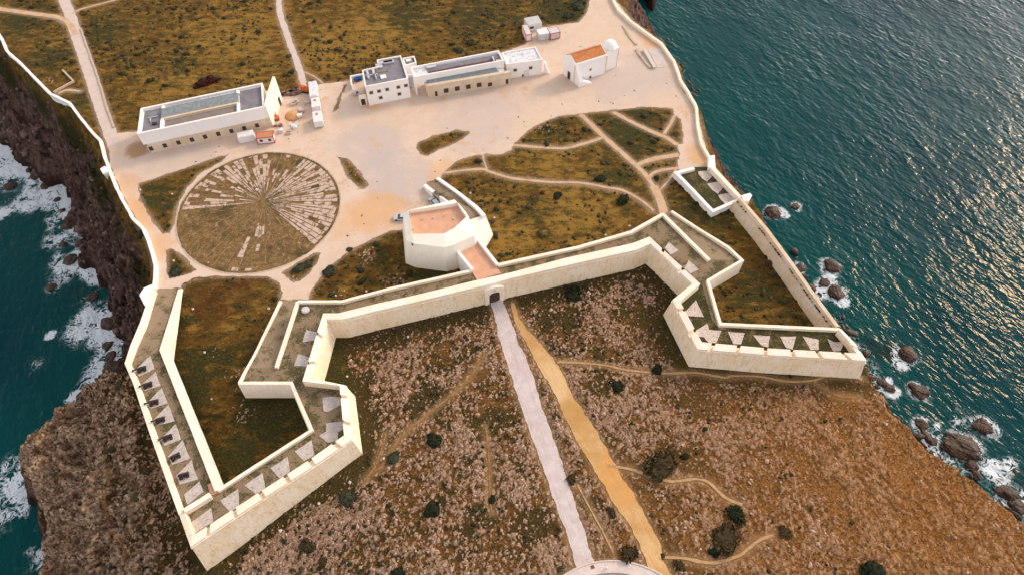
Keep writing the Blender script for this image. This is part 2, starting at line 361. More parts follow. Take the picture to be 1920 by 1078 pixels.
# ------------------------------------------------------------------ terrain heights and surface attributes
xs = np.concatenate([np.arange(-420, -200, 6), np.arange(-200, -150, 1.0), np.arange(-150, 125, .42), np.arange(125, 200, 5)])
ys = np.concatenate([np.arange(-60, 22, 4), np.arange(22, 110, .40), np.arange(110, 170, .55), np.arange(170, 245, .8), np.arange(245, 620, 9)])
GX, GY = np.meshgrid(xs, ys)
inT = inpoly(GX, GY, TOP); inB = inpoly(GX, GY, BOT)
dT = segdist(GX, GY, TOP, True); dB = segdist(GX, GY, BOT, True)
tt = np.where(inT, 0, np.where(inB, dT/(dT+dB+1e-6), 1.0))
lowleft = sstep(92, 70, GY)*(GX < 0)
def basez(x, y):
    s = -(x*.82+y*.57)                                  # the ground falls away towards the west point
    return -3.9*sstep(-8, 33, s)*sstep(110, 70, y)
Z0 = basez(GX, GY)
g_hi = tt**.85; g_lo = .50*tt+.5*sstep(.72, 1.0, tt)
prof = g_hi*(1-lowleft)+g_lo*lowleft
rough = fbm(GX*.11, GY*.11, 5, True); rough2 = fbm(GX*.4+5, GY*.4, 4, True)
amp = np.clip(4*tt*(1-tt), 0, 1)
jagn = fbm(GX*.06+31, GY*.06, 4, True); 
prof = np.clip(prof+np.where(GX < 20, 1, .45)*np.clip(4*tt*(1-tt), 0, 1)*.16*jagn, 0, 1)
stp = prof*13; stp = np.floor(stp)+sstep(.25, .85, stp-np.floor(stp)); prof = prof*.45+.55*stp/13          # bedding ledges
Z = Z0+(-39.5-Z0)*prof + (amp+.25*(tt > .02))*(rough*3.6+rough2*2.0+.7*fbm(GX*1.1, GY*1.1+50, 3, True))*np.where(GX < 20, 1, .6)
Z = np.where(inB, Z, -39.5-np.clip(dB, 0, 30)*.35)
W1x, W1y = fbm(GX*.3, GY*.3, 3), fbm(GX*.3+40, GY*.3, 3)
KA, KB = GX*.93+GY*.36, (-GX*.36+GY*.93)*.55      # bedding runs nearly away from the viewer
karst = fbm(KA*.62+W1x*1.1, KB*.62+W1y*1.1, 4, True)
karst2 = fbm(KA*1.35+W1y*.8+9, KB*1.35+W1x*.8, 2, True)
plazaP = XY(PLAZA); holesP = {k: XY(v) for k, v in HOLES.items()}
pl = inpoly(GX, GY, plazaP); dpath = segdist(GX, GY, plazaP, True)
for h in holesP.values():
    pl &= ~inpoly(GX, GY, h); dpath = np.minimum(dpath, segdist(GX, GY, h, True))
incomp = np.hypot(GX-CC.x, GY-CC.y) < CR
dpath = np.where(pl, -dpath, dpath); dpath = np.where(incomp, -1, dpath)
def gpts(v): return np.array([p[:2] for p in PL(v)])
for pts, wd in PATHS.values(): dpath = np.minimum(dpath, segdist(GX, GY, gpts(pts))-wd/2)
dpath = np.minimum(dpath, segdist(GX, GY, gpts(LROAD))-1.8); dpath = np.minimum(dpath, segdist(GX, GY, gpts(MROAD))-1.0)
dtrk = np.full(GX.shape, 1e9)
for a, b in ((GROAD_L, GROAD_R), (TRACK_L, TRACK_R)):
    q = gpts(a+b); dd = segdist(GX, GY, q, True); dtrk = np.minimum(dtrk, np.where(inpoly(GX, GY, q), -dd, dd))
for pts, wd in FPATHS.values(): dtrk = np.minimum(dtrk, segdist(GX, GY, gpts(pts))-wd/2)
RINGC = Vector((19.5, 14.7, 0))
dtrk = np.minimum(dtrk, np.hypot(GX-RINGC.x, GY-RINGC.y)-18.3)
dpath = np.minimum(dpath, dtrk)
quiet = sstep(.1, 1.6, dpath)
# outside the walls (heath with karst) or inside
OUTER = [(-63,34),(-32,56),(-37,72),(-40,81),(-38.5,86),(-30,88),(-4,95),(30,105.5),(36,107),(49,98),(35,89),(41,77),(80,73),(130,70),(130,-60),(-160,-60)]
outz = (inpoly(GX, GY, np.array(OUTER, float)) | inpoly(GX, GY, np.array([(-84.5, 84), (-86.5, 72), (-64, 34), (-63, -60), (-160, -60), (-160, 84)], float))) & inT
dens = fbm(GX*.055+3, GY*.055, 3)
def brush(lst):
    a = np.zeros(GX.shape)
    for px, py, r, s in lst:
        c = P(px, py); R = (P(px+r, py)-c).length
        a = np.maximum(a, s*np.exp(-((GX-c.x)**2+(GY-c.y)**2)/(R*R*.7)))
    return a
rockb = brush([(440,700,40,.9),(450,770,40,.9),(400,650,25,.5),(690,480,30,1),(740,525,45,.9),(640,545,30,.7),(545,530,26,1),(1350,420,25,.3),(665,325,20,.9),(500,30,40,.3),(1010,30,40,.5),(1020,240,30,.8),(1215,90,30,.6),(880,180,30,.2),(840,100,15,.3),
               (95,150,16,1.0),(380,600,15,.3),(1420,600,40,.3),(580,990,55,1.0),(520,1030,55,1.0),(470,1060,40,1)])
rock = np.where(outz, .42+.34*dens+.22*(fbm(GX*.16, GY*.16, 2)), -.25)+1.0*rockb
ochre0 = (lowleft*(~inT)*.14)
ochre = np.maximum(brush([(1750,960,420,1),(1600,880,380,.85),(1480,1040,330,.75),(1250,1060,200,.35),(1680,770,150,.9),(1850,1000,380,1)]), ochre0)
green = brush([(1240,580,40,1),(1200,520,50,1),(1100,540,60,.5),(1400,700,60,.8),(1500,702,50,.8),(590,600,1,0),(650,640,40,.9),(600,690,26,.8),(720,630,40,.6),(820,600,40,.5),(560,950,50,.8),(640,900,40,.8),(470,1010,30,.7),(690,780,18,.7),
               (1420,540,70,.5),(1340,400,50,.7),(1290,400,40,.6),(1180,250,70,.8),(1200,215,50,.7),(1040,250,50,.3),(400,860,60,.45),(500,770,55,.55),(560,790,30,.8),(340,600,20,.7),(300,370,50,.6),(830,500,30,.9),(800,505,30,.9),(720,480,40,.4),
               (40,40,60,.7),(90,110,50,.6),(150,190,30,.6),(200,60,60,.5),(330,120,60,.3),(900,30,90,.5),(1060,20,60,.9),(760,30,60,.6),(1000,400,60,.3),(1150,330,50,.5),(960,620,30,.6),(1030,830,20,.5),(1060,940,20,.5)])
gold = brush([(450,70,130,.7),(620,90,90,.9),(700,60,90,.8),(330,160,80,.6),(1030,310,70,.7),(1080,400,90,.9),(960,440,70,.9),(1100,330,50,.6),(480,160,60,.6),(840,130,60,.6),(100,80,40,.4)])
redd = brush([(390,560,70,.8),(460,540,60,.8),(350,700,40,.4),(640,520,40,.6),(720,470,40,.5),(1420,520,80,.6),(850,80,50,.2)])
foot = XY([(377,1047),(416,1023),(480,983),(550,936),(605,901),(684,847),(668,734),(605,708),(629,628),(655,629),(705,618),(793,599),(916,567),(960,556),(1015,540),(1100,520),(1190,498),(1213,487),(1240,513),(1280,545),(1244,585),(1275,655),(1294,684),(1440,695),(1560,703),(1619,710)])
dfoot = segdist(GX, GY, foot)
wside = np.clip(sstep(-30, -62, GX)*sstep(86, 78, GY)*(.55+1.4*fbm(GX*.1+3, GY*.1, 3)), 0, 1); green = np.maximum(green, wside)
fg = sstep(6.5, 1, dfoot+3*fbm(GX*.2+8, GY*.2, 3)); green = np.maximum(green, fg); rock = rock-.5*fg*outz; ochre = ochre*(1-.9*fg)
patch = sstep(.08, .42, fbm(GX*.085+20, GY*.085+3, 4)); green = np.maximum(green, patch*.6*outz*(1-np.clip(ochre, 0, 1)*.8)); rock = rock-.30*patch*outz
karstm = rock+.62*karst+.40*karst2-.26
rockmask = sstep(.38, .82, karstm)*np.where(dpath < .05, 0, 1)
relief = quiet*(rockmask*(.28+.22*karst)+.12*rough2)
Z = np.where(inT, Z+np.where(outz, 1, .35)*relief+ .0, Z)
Z = np.where(pl | incomp, np.minimum(Z, Z0), Z)
shelf = lowleft*(~inT)*inB*sstep(.98, .80, tt)
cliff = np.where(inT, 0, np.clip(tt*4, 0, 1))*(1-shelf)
vshelf = np.clip(1.05-2.1*tt+1.0*fbm(GX*.09+4, GY*.09, 4), 0, 1)
frac = fbm((GX*.8+GY*.6)*.16+fbm(GX*.1, GY*.1, 2), (-GX*.6+GY*.8)*.42, 5, True)
Z = Z+np.where(shelf > .02, shelf*(frac*1.5+.5*karst+.35*karst2), 0)
rockmask = np.where(shelf > .1, .25*sstep(.35, .6, tt)+np.clip(sstep(.0, .7, .45*karst+.35*frac+1.1*(1-vshelf)), 0, 1)*.95, rockmask)
outz2 = np.maximum(outz.astype(float), shelf); green = np.maximum(green, shelf*vshelf*1.0)
veg = np.clip(sstep(.62, .1, tt)*(.75+1.1*fbm(GX*.09, GY*.09, 3))*np.where(GX < 0, 1, .5), 0, 1)
wet = np.where(inB, sstep(5.5, 0, dB+1.5*rough)*(~inT), 1.0)
ti = np.clip((xs.searchsorted(0)), 0, 1)
def samp(A, x, y):
    i = np.clip(np.searchsorted(ys, y)-1, 0, len(ys)-2); j = np.clip(np.searchsorted(xs, x)-1, 0, len(xs)-2)
    fy = np.clip((y-ys[i])/(ys[i+1]-ys[i]), 0, 1); fx = np.clip((x-xs[j])/(xs[j+1]-xs[j]), 0, 1)
    return (A[i, j]*(1-fx)+A[i, j+1]*fx)*(1-fy)+(A[i+1, j]*(1-fx)+A[i+1, j+1]*fx)*fy
def onground(px, py):
    """first hit of the sight line with the terrain"""
    d = _F+(px-960)/CF*_R-(py-539)/CF*_U; k = np.linspace(100, 420, 3200)
    q = d[None]*k[:, None]; h = q[:, 2]+CH; z = samp(Z, q[:, 0], q[:, 1]); i = int(np.argmax(h < z)); return Vector((q[i, 0], q[i, 1], z[i]))

def gridmesh(name, X, Y, Zz, keep, mat, attrs):
    r, c = X.shape; idx = np.arange(r*c).reshape(r, c)
    q = np.stack([idx[:-1, :-1], idx[:-1, 1:], idx[1:, 1:], idx[1:, :-1]], -1)
    kq = keep[:-1, :-1] | keep[:-1, 1:] | keep[1:, 1:] | keep[1:, :-1]; q = q[kq]
    me = bpy.data.meshes.new(name); me.vertices.add(r*c)
    me.vertices.foreach_set('co', np.stack([X, Y, Zz], -1).ravel().astype(np.float32))
    me.loops.add(q.size); me.loops.foreach_set('vertex_index', q.ravel().astype(np.int32))
    me.polygons.add(len(q)); me.polygons.foreach_set('loop_start', (np.arange(len(q))*4).astype(np.int32))
    me.polygons.foreach_set('use_smooth', np.ones(len(q), bool))
    me.update(calc_edges=True)
    for k, a in attrs.items():
        at = me.attributes.new(k, 'FLOAT', 'POINT'); at.data.foreach_set('value', a.ravel().astype(np.float32))
    me.materials.append(mat); o = bpy.data.objects.new(name, me); COL.objects.link(o); return o

def ground_mat():
    t = NT('heath_rock_and_cliff', .95, .12)
    A = {k: t.attr(k) for k in ('rock', 'ochre', 'green', 'gold', 'redd', 'cliff', 'veg', 'wet', 'dpath', 'outz', 'shelf')}
    n1 = t.noise(.09, 5, .6); n2 = t.noise(.45, 6, .65); n3 = t.noise(2.2, 5, .7); n4 = t.noise(7, 3, .7)
    n2b = t.noise(.34, 6, .7, t.mapv((.7, 1.35, 1)))
    streak = t.noise(.35, 7, .7, t.mapv((.75, 1.3, 1), (0, 0, .15)), .5)
    # meadow
    c = t.mix(t.rng(n2, .35, .62), (.088, .050, .016), (.165, .092, .025))
    gm = t.mth('ADD', t.mth('MULTIPLY', A['gold'], .5), t.mth('ADD', t.mth('MULTIPLY', t.mth('SUBTRACT', streak, .5), 2.6), t.mth('MULTIPLY', t.mth('SUBTRACT', n3, .5), .9)))
    c = t.mix(t.rng(gm, -.12, .5), c, (.345, .205, .060))
    c = t.mix(t.mth('MULTIPLY', t.rng(t.mth('ADD', t.mth('MULTIPLY', A['redd'], .6), t.mth('SUBTRACT', n1, .5)), .1, .6), .8), c, (.10, .034, .014))
    gr = t.mth('ADD', t.mth('MULTIPLY', A['green'], .7), t.mth('ADD', t.mth('MULTIPLY', t.mth('SUBTRACT', n2b, .5), 2.6), t.mth('MULTIPLY', t.mth('SUBTRACT', n3, .5), 1.2)))
    c = t.mix(t.mth('MULTIPLY', t.rng(gr, .03, .36), .92), c, t.mix(t.rng(n3, .4, .6), (.027, .031, .012), (.070, .066, .021)))
    c = t.mix(t.mth('MULTIPLY', t.rng(t.noise(1.3, 4, .6), .60, .70), .6), c, (.24, .19, .05))
    # karst limestone
    oc = t.mth('MULTIPLY', A['ochre'], t.rng(n3, .15, .6))
    soil = t.mix(t.rng(n3, .35, .65), (.125, .060, .022), (.265, .140, .055))
    soil = t.mix(t.mth('MULTIPLY', t.rng(t.mth('ADD', n2b, t.mth('MULTIPLY', A['green'], .35)), .46, .60), .85), soil, t.mix(n3, (.026, .026, .010), (.075, .060, .020)))
    soil = t.mix(t.mth('MULTIPLY', A['ochre'], .85), soil, t.mix(t.rng(n3, .38, .62), (.22, .095, .036), (.46, .225, .088)))
    c = t.mix(A['outz'], c, soil)
    rk = t.mix(t.rng(n3, .3, .65), (.34, .20, .125), (.70, .50, .385))
    rk = t.mix(t.mth('MULTIPLY', A['ochre'], .95), rk, t.mix(t.rng(n4, .35, .65), (.42, .21, .095), (.66, .41, .245)))
    n5 = t.noise(1.05, 6, .7, t.mapt((1, 1.7, 1), (0, 0, -.37)))
    rm = t.mth('ADD', t.mth('ADD', t.mth('MULTIPLY', A['rock'], .72), t.mth('MULTIPLY', t.mth('MULTIPLY', t.mth('SUBTRACT', n5, .40), 2.4), t.mth('MINIMUM', 1.0, t.mth('MULTIPLY', t.mth('ADD', A['rock'], .25), A['outz'])))), t.mth('ADD', t.mth('MULTIPLY', t.mth('SUBTRACT', n3, .5), 2.2), t.mth('MULTIPLY', t.mth('SUBTRACT', n4, .5), .9)))
    rk = t.mix(t.mth('MULTIPLY', A['shelf'], .85), rk, t.mix(t.rng(t.noise(.55, 7, .72, t.mapt((2.2, 1, 1), (0, 0, .65))), .38, .62), (.36, .225, .15), (.95, .71, .53)))
    wob = t.t.nodes.new('ShaderNodeVectorMath'); wob.operation = 'ADD'; sc_ = t.t.nodes.new('ShaderNodeVectorMath'); sc_.operation = 'SCALE'; sc_.inputs['Scale'].default_value = .9
    nz = t.t.nodes.new('ShaderNodeTexNoise'); nz.inputs['Scale'].default_value = .9; nz.inputs['Detail'].default_value = 4; t.t.links.new(t.pos, nz.inputs['Vector']); t.t.links.new(nz.outputs['Color'], sc_.inputs[0]); t.t.links.new(t.pos, wob.inputs[0]); t.t.links.new(sc_.outputs[0], wob.inputs[1])
    knob = t.rng(t.vor(1.05, 'F1', t.mapv((1.25, .85, 1), (0, 0, -.37), wob.outputs[0])), .62, .22)
    rm = t.mth('ADD', rm, t.mth('MULTIPLY', t.mth('SUBTRACT', knob, .62), .60)); rm = t.mth('SUBTRACT', rm, t.mth('MULTIPLY', t.mth('SUBTRACT', 1.0, A['outz']), .22))
    c = t.mix(t.rng(rm, .26, .64), c, t.mix(t.mth('MULTIPLY', knob, .8), t.hsv(rk, 1.1, .62), rk))
    crack = t.vor(.75, 'DISTANCE_TO_EDGE', t.mapv((1, 1, 1), (0, 0, .4)))
    c = t.mix(t.mth('MULTIPLY', t.rng(t.mth('ADD', crack, t.mth('MULTIPLY', t.mth('SUBTRACT', n4, .5), .12)), .06, .0), t.mth('MULTIPLY', A['rock'], .55)), c, (.07, .04, .022))
    # bare earth near paths
    dp = t.mth('ADD', A['dpath'], t.mth('MULTIPLY', t.mth('SUBTRACT', n3, .5), 4.0))
    c = t.mix(t.mth('MULTIPLY', t.rng(dp, 1.5, -.7), t.mth('SUBTRACT', 1.0, t.mth('MULTIPLY', A['outz'], .2))), c, t.mix(A['outz'], (.50, .37, .27), (.44, .28, .155)))
    # cliffs
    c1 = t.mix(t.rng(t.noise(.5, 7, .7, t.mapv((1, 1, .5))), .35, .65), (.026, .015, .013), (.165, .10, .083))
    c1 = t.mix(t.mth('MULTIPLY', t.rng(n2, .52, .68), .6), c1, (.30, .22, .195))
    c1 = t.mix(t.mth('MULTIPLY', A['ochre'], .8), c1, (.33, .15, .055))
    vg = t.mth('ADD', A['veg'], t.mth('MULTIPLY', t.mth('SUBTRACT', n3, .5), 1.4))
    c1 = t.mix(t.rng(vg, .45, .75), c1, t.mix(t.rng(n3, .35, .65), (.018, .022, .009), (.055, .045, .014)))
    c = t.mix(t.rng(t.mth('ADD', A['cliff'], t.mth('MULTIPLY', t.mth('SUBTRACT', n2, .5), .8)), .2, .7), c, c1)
    c = t.mix(t.rng(t.mth('ADD', A['wet'], t.mth('MULTIPLY', t.mth('SUBTRACT', n2, .5), .8)), .35, .8), c, t.mix(n3, (.016, .010, .009), (.05, .03, .022)))
    t.color(t.hsv(c, 1.07, .84))
    h = t.mth('ADD', t.mth('MULTIPLY', n3, 1.0), t.mth('ADD', t.mth('MULTIPLY', n4, .35), t.mth('MULTIPLY', rm, .55)))
    t.bump(h, .75, .35); return t.m
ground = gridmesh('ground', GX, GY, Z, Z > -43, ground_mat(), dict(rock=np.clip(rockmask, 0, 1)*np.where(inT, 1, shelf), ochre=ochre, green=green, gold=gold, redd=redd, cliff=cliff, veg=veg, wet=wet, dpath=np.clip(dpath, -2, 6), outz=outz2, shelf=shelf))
struct(ground)

# ------------------------------------------------------------------ sea
ROCKS = [(1450,400,4.0,'R'),(1491,388,2.2,'R'),(1560,500,3.6,'R'),(1546,530,2.4,'R'),(1567,549,3.8,'R'),(1499,503,2.6,'R'),(1700,664,4.0,'R'),(1668,728,2.0,'R'),(1722,732,3.2,'R'),(1802,840,5.2,'R'),(1842,800,3.6,'R'),(1745,826,2.2,'R'),(1728,795,2.4,'R'),(1822,872,2.6,'R'),(1890,925,3.2,'R'),(1905,948,3.0,'R'),(1655,718,2.2,'R'),
         (20,350,2.8,'L'),(84,350,2.2,'L'),(100,338,2.2,'L'),(133,420,3.2,'L'),(119,459,1.8,'L'),(152,456,2.6,'L'),(132,488,3.2,'L'),(97,538,2.2,'L'),(173,556,2.4,'L'),(205,606,3.6,'L'),(202,648,2.2,'L'),(208,668,2.4,'L'),(214,693,4.2,'L'),(156,743,2.6,'L'),(207,743,1.8,'L'),(204,772,3.4,'L'),(55,320,1.6,'L'),(108,375,1.5,'L'),(118,395,1.4,'L')]
sx = np.concatenate([np.arange(-900, -280, 40), np.arange(-280, -80, 1.2), np.arange(-80, 30, 5), np.arange(30, 200, 1.5), np.arange(200, 330, 6), np.arange(330, 1300, 60)])
sy = np.concatenate([np.arange(-500, 10, 30), np.arange(10, 230, 1.3), np.arange(230, 420, 6), np.arange(420, 1500, 60)])
SX, SY = np.meshgrid(sx, sy)
dsea = segdist(SX, SY, BOT, True)
f1 = fbm(SX*.07+2, SY*.07, 4); f2 = fbm(SX*.02, SY*.02+7, 3)
foam = np.where(SX < 0, np.clip(np.maximum(.56*sstep(14, 0, dsea+6*f1)*(.75+1.6*f1), .62*sstep(6, 1, dsea+2*f1)), 0, 1), .62*sstep(8, 0, dsea+4*f1)*(.6+1.5*f1)*(.25+.75*sstep(125, 80, SY)))
def sbrush(lst):
    a = np.zeros(SX.shape)
    for px, py, r, s in lst:
        c = P(px, py, -38); R = (P(px+r, py, -38)-c).length
        a = np.maximum(a, s*np.exp(-((SX-c.x)**2+(SY-c.y)**2)/(R*R*.8)))
    return a
foam = np.maximum(foam, sbrush([(30,320,45,1),(75,365,55,1.0),(115,415,40,.95),(110,445,30,.9),(5,400,18,.8),(50,300,25,.9),(165,590,26,.8),(200,590,18,.8),(190,630,30,.85),(150,625,34,.5),(205,660,18,.8),(195,715,26,.75),(205,735,22,.8),(140,745,18,.6),(170,775,25,.6),(60,745,16,.4),(95,628,10,.75),(60,690,30,.35),(160,505,25,.9),(180,520,14,.9),(110,480,14,.6),
   (60,890,18,.55),(40,940,20,.5),(60,980,26,.8),(85,1040,28,.75),(70,1010,22,.8),(90,825,14,.6),(30,900,22,.3),
   (1450,398,16,1.0),(1470,405,12,.8),(1545,545,20,1.0),(1560,520,14,.9),(1580,565,14,.8),(1530,560,10,.7),(1700,660,16,.9),(1690,680,18,.6),(1672,735,16,.85),(1665,715,10,.8),(1720,800,22,.75),(1740,825,16,.9),(1760,800,14,.5),(1795,780,30,.55),(1845,800,16,.7),(1860,880,20,.9),(1885,905,22,.95),(1915,925,22,1),(1820,870,12,.8),(1730,790,16,.8),(1900,880,26,.5)]))
for px, py, r, s_ in ROCKS:
    c = P(px, py, -38); foam = np.maximum(foam, .46*sstep(r*1.7, r*.5, np.hypot(SX-c.x+.6*r*f2, SY-c.y)+3.0*f1))
foam = foam*np.clip(.72+1.5*f1+.5*fbm(SX*.3, SY*.3, 2), 0, 1.4)
shal = np.clip(sstep(40, 0, dsea)*.8+.5*f2, 0, 1)
def sea_mat():
    t = NT('sea_water', .03, .12); t.b.inputs['Specular Tint'].default_value = (1, .62, .28, 1); t.b.inputs['IOR'].default_value = 1.33
    fo, sh = t.attr('foam'), t.attr('shal')
    big = t.noise(.012, 3, .5)
    c = t.mix(t.rng(big, .3, .7), (.0004, .032, .044), (.0007, .048, .056))
    c = t.mix(t.mth('MULTIPLY', sh, .75), c, (.001, .066, .066))
    dark = t.mth('MULTIPLY', t.rng(t.noise(.045, 4, .6), .62, .72), t.mth('MULTIPLY', sh, .9))
    c = t.mix(dark, c, (.012, .020, .022))
    wv = t.noise(.9, 4, .6, t.mapv((1, 1, 1)), 1.2)
    v2 = t.mapv((1, 1, 1), (0, 0, .3))
    fil = t.mth('MULTIPLY', t.mth('ABSOLUTE', t.mth('SUBTRACT', t.noise(.42, 6, .62, v2, 1.4), .5)), 2.0)
    fm = t.mth('ADD', fo, t.mth('ADD', t.mth('MULTIPLY', t.mth('SUBTRACT', .27, fil), 2.1), t.mth('MULTIPLY', t.mth('SUBTRACT', wv, .5), .55)))
    fm = t.mth('MULTIPLY', t.rng(fm, .42, .80), t.rng(fo, .08, .3))
    mk = t.mth('MULTIPLY', t.rng(t.mth('ADD', fo, t.mth('MULTIPLY', t.mth('SUBTRACT', .2, fil), .8)), .2, .7), .4)
    c = t.mix(mk, c, (.02, .16, .17))
    c = t.mix(fm, c, (.62, .68, .74)); t.color(c)
    t.lk(t.mth('ADD', .025, t.mth('MULTIPLY', fm, .8)), t.b.inputs['Roughness'])
    R = math.radians(-68)                                # crests run away from the viewer to the upper left
    w1 = t.noise(.23, 2, .45, t.mapt((2.2, 1, 1), (0, 0, R)), .5); w2 = t.noise(.72, 1.5, .5, t.mapt((1.9, 1, 1), (0, 0, R+.3)), .4); w3 = t.noise(1.6, 2, .5, t.mapt((1.8, 1, 1), (0, 0, R-.2)))
    gust = t.rng(t.noise(.03, 4, .6), .3, .7, .55, 1.25)
    hgt = t.mth('ADD', t.mth('MULTIPLY', w1, 1.5), t.mth('ADD', t.mth('MULTIPLY', w2, 1.0), t.mth('MULTIPLY', w3, .035)))
    hgt = t.mth('MULTIPLY', hgt, gust); t.bump(hgt, 1.0, .37); return t.m
sea = gridmesh('sea', SX, SY, np.full(SX.shape, -38.0), np.ones(SX.shape, bool), sea_mat(), dict(foam=np.clip(foam, 0, 1.2), shal=shal)); struct(sea)

# ------------------------------------------------------------------ paved and beaten ground
def ragged(pts, amp, step=.5, seed=0):
    n = len(pts); out = []
    P3 = [Vector((p[0], p[1], 0)) for p in pts]
    for i in range(n):
        a, b = P3[i], P3[(i+1) % n]; k = max(1, int((b-a).length/step)); e = (b-a)
        if e.length < 1e-6: continue
        nrm = Vector((e.y, -e.x, 0)).normalized()
        for j in range(k):
            p = a.lerp(b, j/k); q = Vector((p.x*.35+seed, p.y*.35, seed))
            out.append(p+nrm*amp*(mnoise.noise(q)+.6*mnoise.noise(q*3.1)+.35*mnoise.noise(q*7.7)))
    return out
def cdt(loops):
    vs = [Vector((p[0], p[1])) for l in loops for p in l]; ed = []; k = 0
    for l in loops: ed += [(k+i, k+(i+1) % len(l)) for i in range(len(l))]; k += len(l)
    v, _, f, *_r = delaunay_2d_cdt(vs, ed, [], 0, 1e-4); f = [tuple(q) for q in f]
    c = np.array([[sum(v[i].x for i in q)/3, sum(v[i].y for i in q)/3] for q in f]); L = [np.array([[p[0], p[1]] for p in l]) for l in loops]
    k = inpoly(c[:, 0], c[:, 1], L[0])
    for l in L[1:]: k &= ~inpoly(c[:, 0], c[:, 1], l)
    return v, [q for q, ok in zip(f, k) if ok]
def sheet(name, loops, z, mat, zf=None):
    vs, tri = cdt(loops)
    o = link(name, [(p.x, p.y, (zf(p) if zf else 0)+z) for p in vs], [tuple(t) for t in tri], mat)
    bm = bmesh.new(); bm.from_mesh(o.data)
    for f in bm.faces:
        if f.normal.z < 0: f.normal_flip()
    bm.to_mesh(o.data); bm.free(); return o
def sand_mat(name, a, b, spots, tint, c3, sc=.25, along=None):
    t = NT(name, .95, .12); n = t.noise(sc, 6, .62); nb = t.noise(.09, 7, .68, None, .4); n3 = t.noise(1.8, 5, .7); n4 = t.noise(9, 3, .7)
    c = t.mix(t.rng(n, .35, .65), a, b)
    for (px, py, r, k, colr) in spots:
        p = P(px, py); R = (P(px+r, py)-p).length
        c = t.mix(t.mth('MULTIPLY', t.rng(t.mth('ADD', t.spot(p.x, p.y, R*1.25), t.mth('ADD', t.mth('MULTIPLY', t.mth('SUBTRACT', nb, .5), 2.6), t.mth('MULTIPLY', t.mth('SUBTRACT', n3, .5), .8))), .25, 1.0), k), c, colr)
    c = t.mix(t.mth('MULTIPLY', t.rng(t.mth('ADD', n3, t.mth('MULTIPLY', t.mth('SUBTRACT', n, .5), .5)), .54, .70), .35), c, tint)
    c = t.mix(t.mth('MULTIPLY', t.rng(n4, .58, .72), .35), c, c3)
    c = t.mix(t.mth('MULTIPLY', t.rng(t.noise(.7, 7, .75, t.mapv((.5, 1.6, 1), (0, 0, .6))), .60, .74), .45), c, c3)
    if along is not None: c = t.mix(t.mth('MULTIPLY', t.rng(t.noise(1.6, 5, .7, t.mapt((16, 1, 1), (0, 0, along))), .5, .68), .55), c, tint); c = t.mix(t.mth('MULTIPLY', t.rng(t.noise(2.6, 4, .7, t.mapt((22, 1, 1), (0, 0, along))), .56, .7), .45), c, c3)
    c = t.mix(t.mth('MULTIPLY', t.rng(t.noise(.5, 8, .8, None, 1.0), .58, .66), .5), c, c3); t.color(t.hsv(c, 1.12, 1.05)); t.bump(t.mth('ADD', n3, n4), .35, .06); return t.m
OR = (.57, .36, .21); GY_ = (.44, .385, .37); SND = (.60, .46, .35); DRY = (.36, .23, .14)
plaza_m = sand_mat('pale_beaten_plaza', (.555, .435, .35), (.60, .485, .41), [(740,330,95,.85,GY_),(690,270,90,.7,GY_),(900,220,120,.5,GY_),(1180,150,110,.6,GY_),(330,290,110,.5,GY_),(700,400,70,.75,OR),(640,420,50,.4,OR),(262,400,60,.8,OR),(285,470,50,.7,OR),(240,350,40,.5,OR),(1230,70,45,.7,OR),(1310,290,35,.8,OR),(830,320,40,.5,OR),(700,170,26,.9,DRY),(255,282,30,.9,DRY),(700,195,22,.7,OR),(555,220,26,.5,OR),(1120,60,60,.3,SND),(1000,240,60,.6,SND),(1240,190,40,.5,SND)], (.46, .35, .27), (.40, .29, .21))
lanem = sand_mat('pale_gravel_lane', (.50, .42, .385), (.56, .48, .44), [], (.44, .35, .29), (.38, .30, .24), .5)
pathm = sand_mat('tan_footpath_earth', (.46, .32, .21), (.54, .40, .29), [], (.42, .27, .16), (.34, .2, .12), .5)
roadm = sand_mat('worn_lavender_concrete', (.48, .42, .415), (.57, .51, .505), [], (.42, .33, .32), (.24, .18, .165), .4, (lambda v: math.atan2(v.y, v.x))(P(1045,928)-P(950,640)))
trackm = sand_mat('yellow_ochre_dirt', (.45, .285, .145), (.54, .37, .215), [(1030,720,60,.7,(.62,.46,.29)),(1170,900,80,.7,(.56,.31,.14)),(1080,780,50,.6,(.40,.24,.11)),(1220,1030,50,.6,(.62,.45,.27)),(985,630,40,.5,(.40,.26,.13))], (.50, .26, .10), (.30, .17, .07), .3, (lambda v: math.atan2(v.y, v.x))(P(1215,1020)-P(1040,700)))
brownm = sand_mat('brown_heath_path', (.22, .12, .055), (.31, .185, .095), [], (.17, .09, .04), (.36, .24, .15), .8)
tanm = sand_mat('thin_tan_heath_path', (.36, .235, .13), (.45, .31, .19), [], (.27, .15, .07), (.22, .13, .06), .8)
RED3 = lambda loop: [Vector((p[0], p[1], 0)) for p in loop]
struct(sheet('plaza', [ragged(plazaP, .45, .6)]+[ragged(h[::-1], .5, .5, 3+i) for i, h in enumerate(holesP.values())], .035, plaza_m))
def ribbon(name, pts, wd, z, mat, amp=.22, zf=None, seed=0):
    C = smoothline([P(a, b) for a, b in pts], 5) if zf is None else smoothline(pts, 5)
    C2 = [(p.x, p.y) for p in C]; a = offs(C2, wd/2, False); b = offs(C2, -wd/2, False)
    lp = ragged([tuple(p) for p in a]+[tuple(p) for p in reversed(b)], amp, .4, seed)
    return struct(sheet(name, [lp], z, mat, zf))
for i, (k, (pts, wd)) in enumerate(PATHS.items()): ribbon('footpath', pts, wd, .045+.004*i, pathm, min(.28, wd*.22), None, i)
ribbon('road', LROAD, 3.6, .06, lanem, .25, None, 11); ribbon('road', MROAD, 2.0, .065, lanem, .3, None, 12)
zfg = lambda p: float(basez(p.x, p.y))
